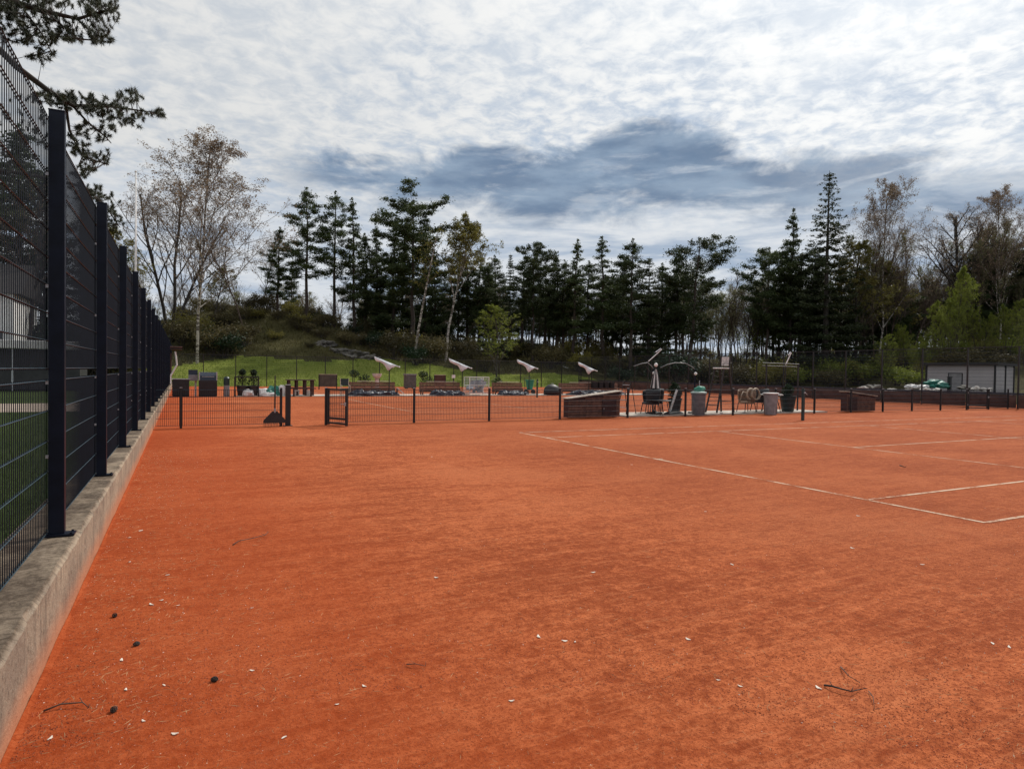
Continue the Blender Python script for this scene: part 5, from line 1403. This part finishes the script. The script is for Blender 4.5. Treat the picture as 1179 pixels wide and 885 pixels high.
# heath tufts roughen the mound
def blades(name, m, n, fpos, h, w, seed, kind='stuff'):
    rr = random.Random(seed); mb = MB()
    for _ in range(n):
        p = fpos(rr)
        if p is None: continue
        an = rr.uniform(0, 6.28); hh = h*rr.uniform(.5, 1.4); dx, dy = math.cos(an), math.sin(an)
        l = rr.uniform(-.5, .5)*hh; l2 = rr.uniform(-.5, .5)*hh
        o = len(mb.v); mb.v += [(p[0]-dx*w/2, p[1]-dy*w/2, p[2]), (p[0]+dx*w/2, p[1]+dy*w/2, p[2]), (p[0]+l, p[1]+l2, p[2]+hh)]
        mb.f.append((o, o+1, o+2))
    o = mb.build(name, m); o['kind'] = 'stuff'; return o
def pos_hill(rr):
    x = rr.uniform(-14, 45); y = rr.uniform(68, 104)
    if in_lawn(x, y): return None
    return (x, y, terr(x, y)-.03)
blades('heath_grass', HEATHB, 26000, pos_hill, .42, .10, 1)
def pos_lawn(rr):
    x = rr.uniform(-2, 45); y = rr.uniform(60.8, 77)
    if not in_lawn(x, y): return None
    return (x, y, terr(x, y)-.02)
blades('lawn_grass', LAWNB, 20000, pos_lawn, .16, .07, 2)
def pos_near(rr):
    y = 1.0+34*rr.random()**1.7; x = -1.08-(rr.random()**1.2)*min(26, 2+y*.8)
    if y > 26.5: return None
    return (x, y, -.03)
blades('turf_grass', GRASSB, 60000, pos_near, .10, .012, 3)
# rock outcrops on the mound
for k, (px, py, Z, r, lab) in enumerate([(262, 404, 74, 1.6, 'dark rock face at the left foot of the mound'), (392, 411, 77, 1.1, 'grey rock outcrop under the right shoulder of the mound'), (410, 412, 77, 1.2, 'grey rock outcrop left of the first white parasol'), (425, 413, 77, 1.0, 'grey rock outcrop just behind the first white parasol'), (375, 408, 78, 1.0, 'small rock outcrop on the mound above the lawn')]):
    q = atd(px, py, Z); tag(lump(r*.8, k+70, (1.4, 1, .6), .7, 4, -.5).build('rock', ROCK, loc=(q.x, q.y, terr(q.x, q.y)-.3)), lab, 'rock', 'rock outcrops on the mound')

# ------------------------------------------------------------------ near pine overhanging the fence, top left
def near_pine():
    rr = random.Random(77); D = 11.5
    base = Vector((-6.2, 10.5, -.02))
    t = thing('pine_tree', 'large near pine reaching its dark branches over the fence at top left', 'pine tree', tuple(base), 0)
    wood = MB(); lf = MB(); br = MB()
    trunk = [base+Vector((0, 0, -.05)), base+Vector((.2, .1, 3)), base+Vector((.1, .3, 6)), base+Vector((.4, .3, 9)), base+Vector((.2, .2, 12))]
    wood.tube([p-base for p in trunk], [.34, .28, .23, .17, .06], 10)
    limbs = []
    def L(pts, r0, r1):
        n = len(pts); P = [p-base for p in pts]
        br.tube(P, [r0+(r1-r0)*i/(n-1) for i in range(n)], 6, False)
        for i in range(n-1):
            for k in range(6): limbs.append(P[i].lerp(P[i+1], k/6))
    L([trunk[2]+Vector((0, 0, 1.0)), atd(-140, 60, 12), atd(-30, 28, 11.5), atd(20, 78, 11.5), atd(55, 104, 11.6), atd(84, 122, 11.8), atd(122, 122, 12.0), atd(158, 127, 12.2), atd(186, 131, 12.3)], .085, .004)
    L([trunk[3], atd(-120, -40, 11), atd(-20, -10, 10.8), atd(45, 12, 11), atd(90, 22, 11.2), atd(128, 10, 11.3)], .09, .012)
    L([atd(60, 20, 11), atd(90, 45, 11), atd(122, 48, 11)], .02, .008)
    L([atd(30, 15, 10.9), atd(50, 42, 11), atd(60, 62, 11.1)], .02, .008)
    L([atd(80, 118, 11.8), atd(100, 140, 11.9), atd(122, 158, 12.0), atd(128, 165, 12)], .025, .008)
    L([atd(75, 118, 11.7), atd(80, 150, 11.9), atd(95, 180, 12), atd(125, 190, 12)], .03, .008)
    L([trunk[1]+Vector((0, 0, 2)), atd(-60, 190, 13), atd(30, 200, 13.5), atd(95, 215, 14), atd(120, 235, 14), atd(138, 262, 14)], .06, .01)
        # tuft clusters: centre, radii, count, depth
    CL = [(25, 12, 45, 22, 110, 11), (80, 8, 45, 18, 110, 11.2), (118, 18, 20, 18, 55, 11.3), (60, 38, 35, 14, 70, 11), (100, 40, 28, 12, 50, 11.1), (118, 47, 14, 6, 16, 11),
          (22, 40, 28, 16, 55, 11), (48, 62, 16, 10, 26, 11.1), (8, 5, 28, 18, 60, 10.8), (125, 5, 12, 10, 22, 11.2), (-40, 20, 50, 40, 90, 11.2),
          (62, 112, 24, 8, 60, 11.7), (92, 118, 28, 12, 90, 11.8), (120, 125, 26, 13, 75, 12), (150, 112, 16, 9, 34, 12.1), (172, 131, 16, 5, 24, 12.2), (184, 130, 8, 4, 12, 12.3),
          (110, 150, 24, 12, 50, 12), (150, 140, 18, 9, 30, 12.1), (88, 165, 14, 16, 40, 11.9), (112, 182, 18, 9, 34, 12), (95, 195, 16, 8, 26, 12),
          (98, 220, 20, 12, 50, 14), (122, 235, 16, 14, 55, 14), (134, 258, 9, 14, 34, 14), (108, 250, 16, 14, 40, 14), (20, 150, 40, 40, 80, 13), (20, 230, 40, 40, 80, 13.5)]
    for (cx, cy, rx, ry, n, D) in CL:
        for _ in range(int(n*.62)):
            a = rr.uniform(0, 6.283); q = rr.random()**.5
            c = atd(cx+math.cos(a)*rx*q, cy+math.sin(a)*ry*q, D+rr.gauss(0, .35))-base
            l = min(limbs, key=lambda s: (s-c).length_squared)
            d = (c-l)
            if rr.random() < .7 and d.length < .55: br.tube([l, l.lerp(c, .5)+Vector((0, 0, -.02)), c], [.008, .005, .003], 3, False)
            ax = (d.normalized() if d.length > .05 else Vector((1, 0, .3)))*.7+Vector((rr.gauss(0, .4), rr.gauss(0, .4), rr.gauss(0, .3)+.25)); ax.normalize()
            tl = rr.uniform(.7, 1.25)
            for k in range(95):
                nd = (ax*rr.uniform(-.2, .7)+Vector((rr.gauss(0, .6), rr.gauss(0, .6), rr.gauss(0, .6)))).normalized()
                s0 = c-ax*rr.uniform(-.05, .05)*tl; e = s0+nd*rr.uniform(.04, .085)*tl; w = nd.orthogonal().normalized()*.0050
                o = len(lf.v); lf.v += [tuple(s0-w), tuple(s0+w), tuple(e)]; lf.f.append((o, o+1, o+2))
    # rest of the crown off to the left
    for _ in range(140):
        an = rr.uniform(1.6, 4.8); rad = rr.uniform(.6, 3.2); c = Vector((math.cos(an)*rad, math.sin(an)*rad, rr.uniform(6.5, 13)))
        clump(lf, c, .5, 30, .22, rr)
    wood.build('trunk', BARKP, t, smooth=True); br.build('branches', BARKP, t, smooth=True); lf.build('crown', NEARN, t)
near_pine()

# ------------------------------------------------------------------ small litter on the clay
rr = random.Random(5)
def pcone(px, py, label, s=1.0):
    q = gnd(px, py); t = thing('pine_cone', label, 'pine cone', (q.x, q.y, .001), rr.uniform(0, 6), 'dark pine cones on the clay')
    body = MB(); sc = MB()
    body.tube([(-.022*s, 0, .008), (0, 0, .010), (.024*s, 0, .008)], [.008*s, .013*s, .005*s], 8); body.build('core', BARKD, t)
    for k in range(40):
        f = k/40; a = k*2.4; r = (.018*math.sin(math.pi*(.15+.8*f))+.004)*s; x = (-.024+.05*f)*s
        sc.box((x, math.cos(a)*r, .010+math.sin(a)*r*.9), (.010*s, .009*s, .003), rx=a+1.57, ry=-.5)
    sc.build('scales', BARKD, t)
for px, py, l in [(157, 743, 'dark pine cone on the clay farther from the plinth, middle of the three'), (131, 819, 'dark pine cone on the clay nearest the viewer by the plinth'), (132, 710, 'small dark pine cone on the clay closest to the plinth wall'), (247, 784, 'flattened dark pine cone on the clay right of the others')]:
    pcone(px, py, l, .6)
def twig(pts, r, label, m=BARKD):
    P = [gnd(a, b) for a, b in pts]; c = P[0]; mb = MB(); n = len(P)
    Q = [(p-c)+Vector((0, 0, .008+(.012 if 0 < i < n-1 else 0))) for i, p in enumerate(P)]
    r *= .75; mb.tube(Q, [r*(1-.6*i/(n-1)) for i in range(n)], 6)
    for i in range(1, n):
        e = Q[i]+Vector((rr.uniform(-.03, .03), rr.uniform(-.03, .03), .012)); mb.tube([Q[i], e], [r*.5, r*.25], 4)
    return tag(mb.build('twig', m, loc=tuple(c), smooth=True), label, 'twig', 'twigs lying on the clay')
twig([(949, 790), (958, 794), (968, 797), (980, 800), (990, 795)], .007, 'dark curved twig with pale broken end at lower right', BARKD)
twig([(968, 769), (971, 775), (977, 782), (990, 787)], .005, 'short dark twig above the curved one at lower right', BARKT)
twig([(1000, 797), (1005, 806), (1007, 818)], .0035, 'thin brown twig right of the curved one at lower right', BARKT)
twig([(268, 628), (275, 625), (290, 622), (305, 618), (309, 613)], .006, 'thin brown twig on the clay in the middle left', BARKT)
twig([(50, 820), (70, 815), (95, 813), (102, 816)], .006, 'long brown twig beside the plinth near the bottom left', BARKT)
twig([(468, 766), (478, 768), (490, 768)], .004, 'short brown twig on the clay at bottom centre', BARKT)
twig([(1036, 536), (1042, 538)], .012, 'dark bark sliver between the court lines at right', BARKD)
# pale petals/chips, individually visible
CH_ = [(149, 619), (149, 647), (193, 662), (186, 691), (174, 696), (205, 697), (290, 700), (290, 772), (145, 794), (165, 830), (189, 789), (201, 845), (58, 850), (388, 811), (327, 849), (419, 790), (589, 807), (662, 739), (792, 736), (827, 783), (852, 790), (942, 792), (1143, 741), (1162, 745), (843, 650), (988, 594), (981, 631), (812, 589), (683, 659), (727, 535), (757, 529), (497, 526), (502, 665), (650, 738), (1062, 650), (620, 733), (162, 611), (140, 760)]
chipm = mat('pale bud scale', (.74, .66, .55), .7, .2, 30); PC = None
for i, (a, b) in enumerate(CH_):
    q = gnd(a, b); s = rr.uniform(.006, .0115)*(1+.09*(q.length-3)*.5)
    if PC is None:
        mb = MB(); n = 10
        for k in range(n):
            an = 2*math.pi*k/n; r = 1+.25*math.sin(3*an); mb.v.append((math.cos(an)*1.6*r, math.sin(an)*.7*r, .15+.25*math.cos(an)**2))
        for k in range(n):
            an = 2*math.pi*k/n; r = 1+.25*math.sin(3*an); mb.v.append((math.cos(an)*1.6*r, math.sin(an)*.7*r, 0))
        mb.v.append((0, 0, .32)); mb.v.append((0, 0, .0))
        for k in range(n): k2 = (k+1) % n; mb.f += [(k, k2, 2*n), (n+k, k, k2, n+k2)[::-1], (n+k2, n+k, 2*n+1)]
        o = mb.build('bud_scale', chipm); tag(o, 'small pale dry bud scale lying loose on the red clay', 'bud scale', 'pale bud scales scattered on the clay'); PC = o
    else: o = PC.copy(); COL.objects.link(o)
    o.location = (q.x, q.y, .003); o.scale = (s, s, s); o.rotation_euler = (rr.uniform(-.15, .15), rr.uniform(-.15, .15), rr.uniform(0, 6.28))
# loose grit, needles and crumbs: uncountable
def grit(name, n, smin, smax, m, seed, elong=1.0, ymax=13, bias=0.0):
    rr = random.Random(seed); mb = MB()
    for _ in range(n):
        px = rr.uniform(-20, 1200); py = 470+ (900-470)*rr.random()**.8 if ymax > 13 else 520+380*rr.random()**.85
        q = gnd(px, py)
        if bias and rr.random() < bias: q = Vector((-.6+abs(rr.gauss(0, .55)), rr.uniform(1.5, 14), 0))
        if q.x < -.60: continue
        s = rr.uniform(smin, smax)*(.6 if q.length < 3.2 else 1); a = rr.uniform(0, 6.28); c, t_ = math.cos(a), math.sin(a); e = elong*rr.uniform(.7, 1.3)
        o = len(mb.v)
        for (x, y, z) in ((-e, -.5, 0), (e, -.4, 0), (0, .8, 0), (rr.uniform(-.3, .3), 0, .9 if elong < 2 else .5)):
            mb.v.append((q.x+(x*c-y*t_)*s, q.y+(x*t_+y*c)*s, z*s))
        mb.f += [(o, o+1, o+3), (o+1, o+2, o+3), (o+2, o, o+3)]
    o = mb.build(name, m); o['kind'] = 'stuff'; return o
grit('clay_grit', 42000, .0020, .0052, mat('clay crumbs', (.40, .105, .045), .95, .4, 3, coords='Object'), 1)
grit('dark_grit', 1300, .0015, .0035, mat('dark crumbs', (.09, .04, .025), .95, .3, 3), 2, bias=.35)
grit('dry_needles', 3200, .0014, .0027, mat('dry needle litter', (.44, .27, .13), .85, .5, 3), 3, 12.0, bias=.55)
grit('pale_specks', 1100, .0018, .0042, chipm, 4, 1.3, bias=.5)
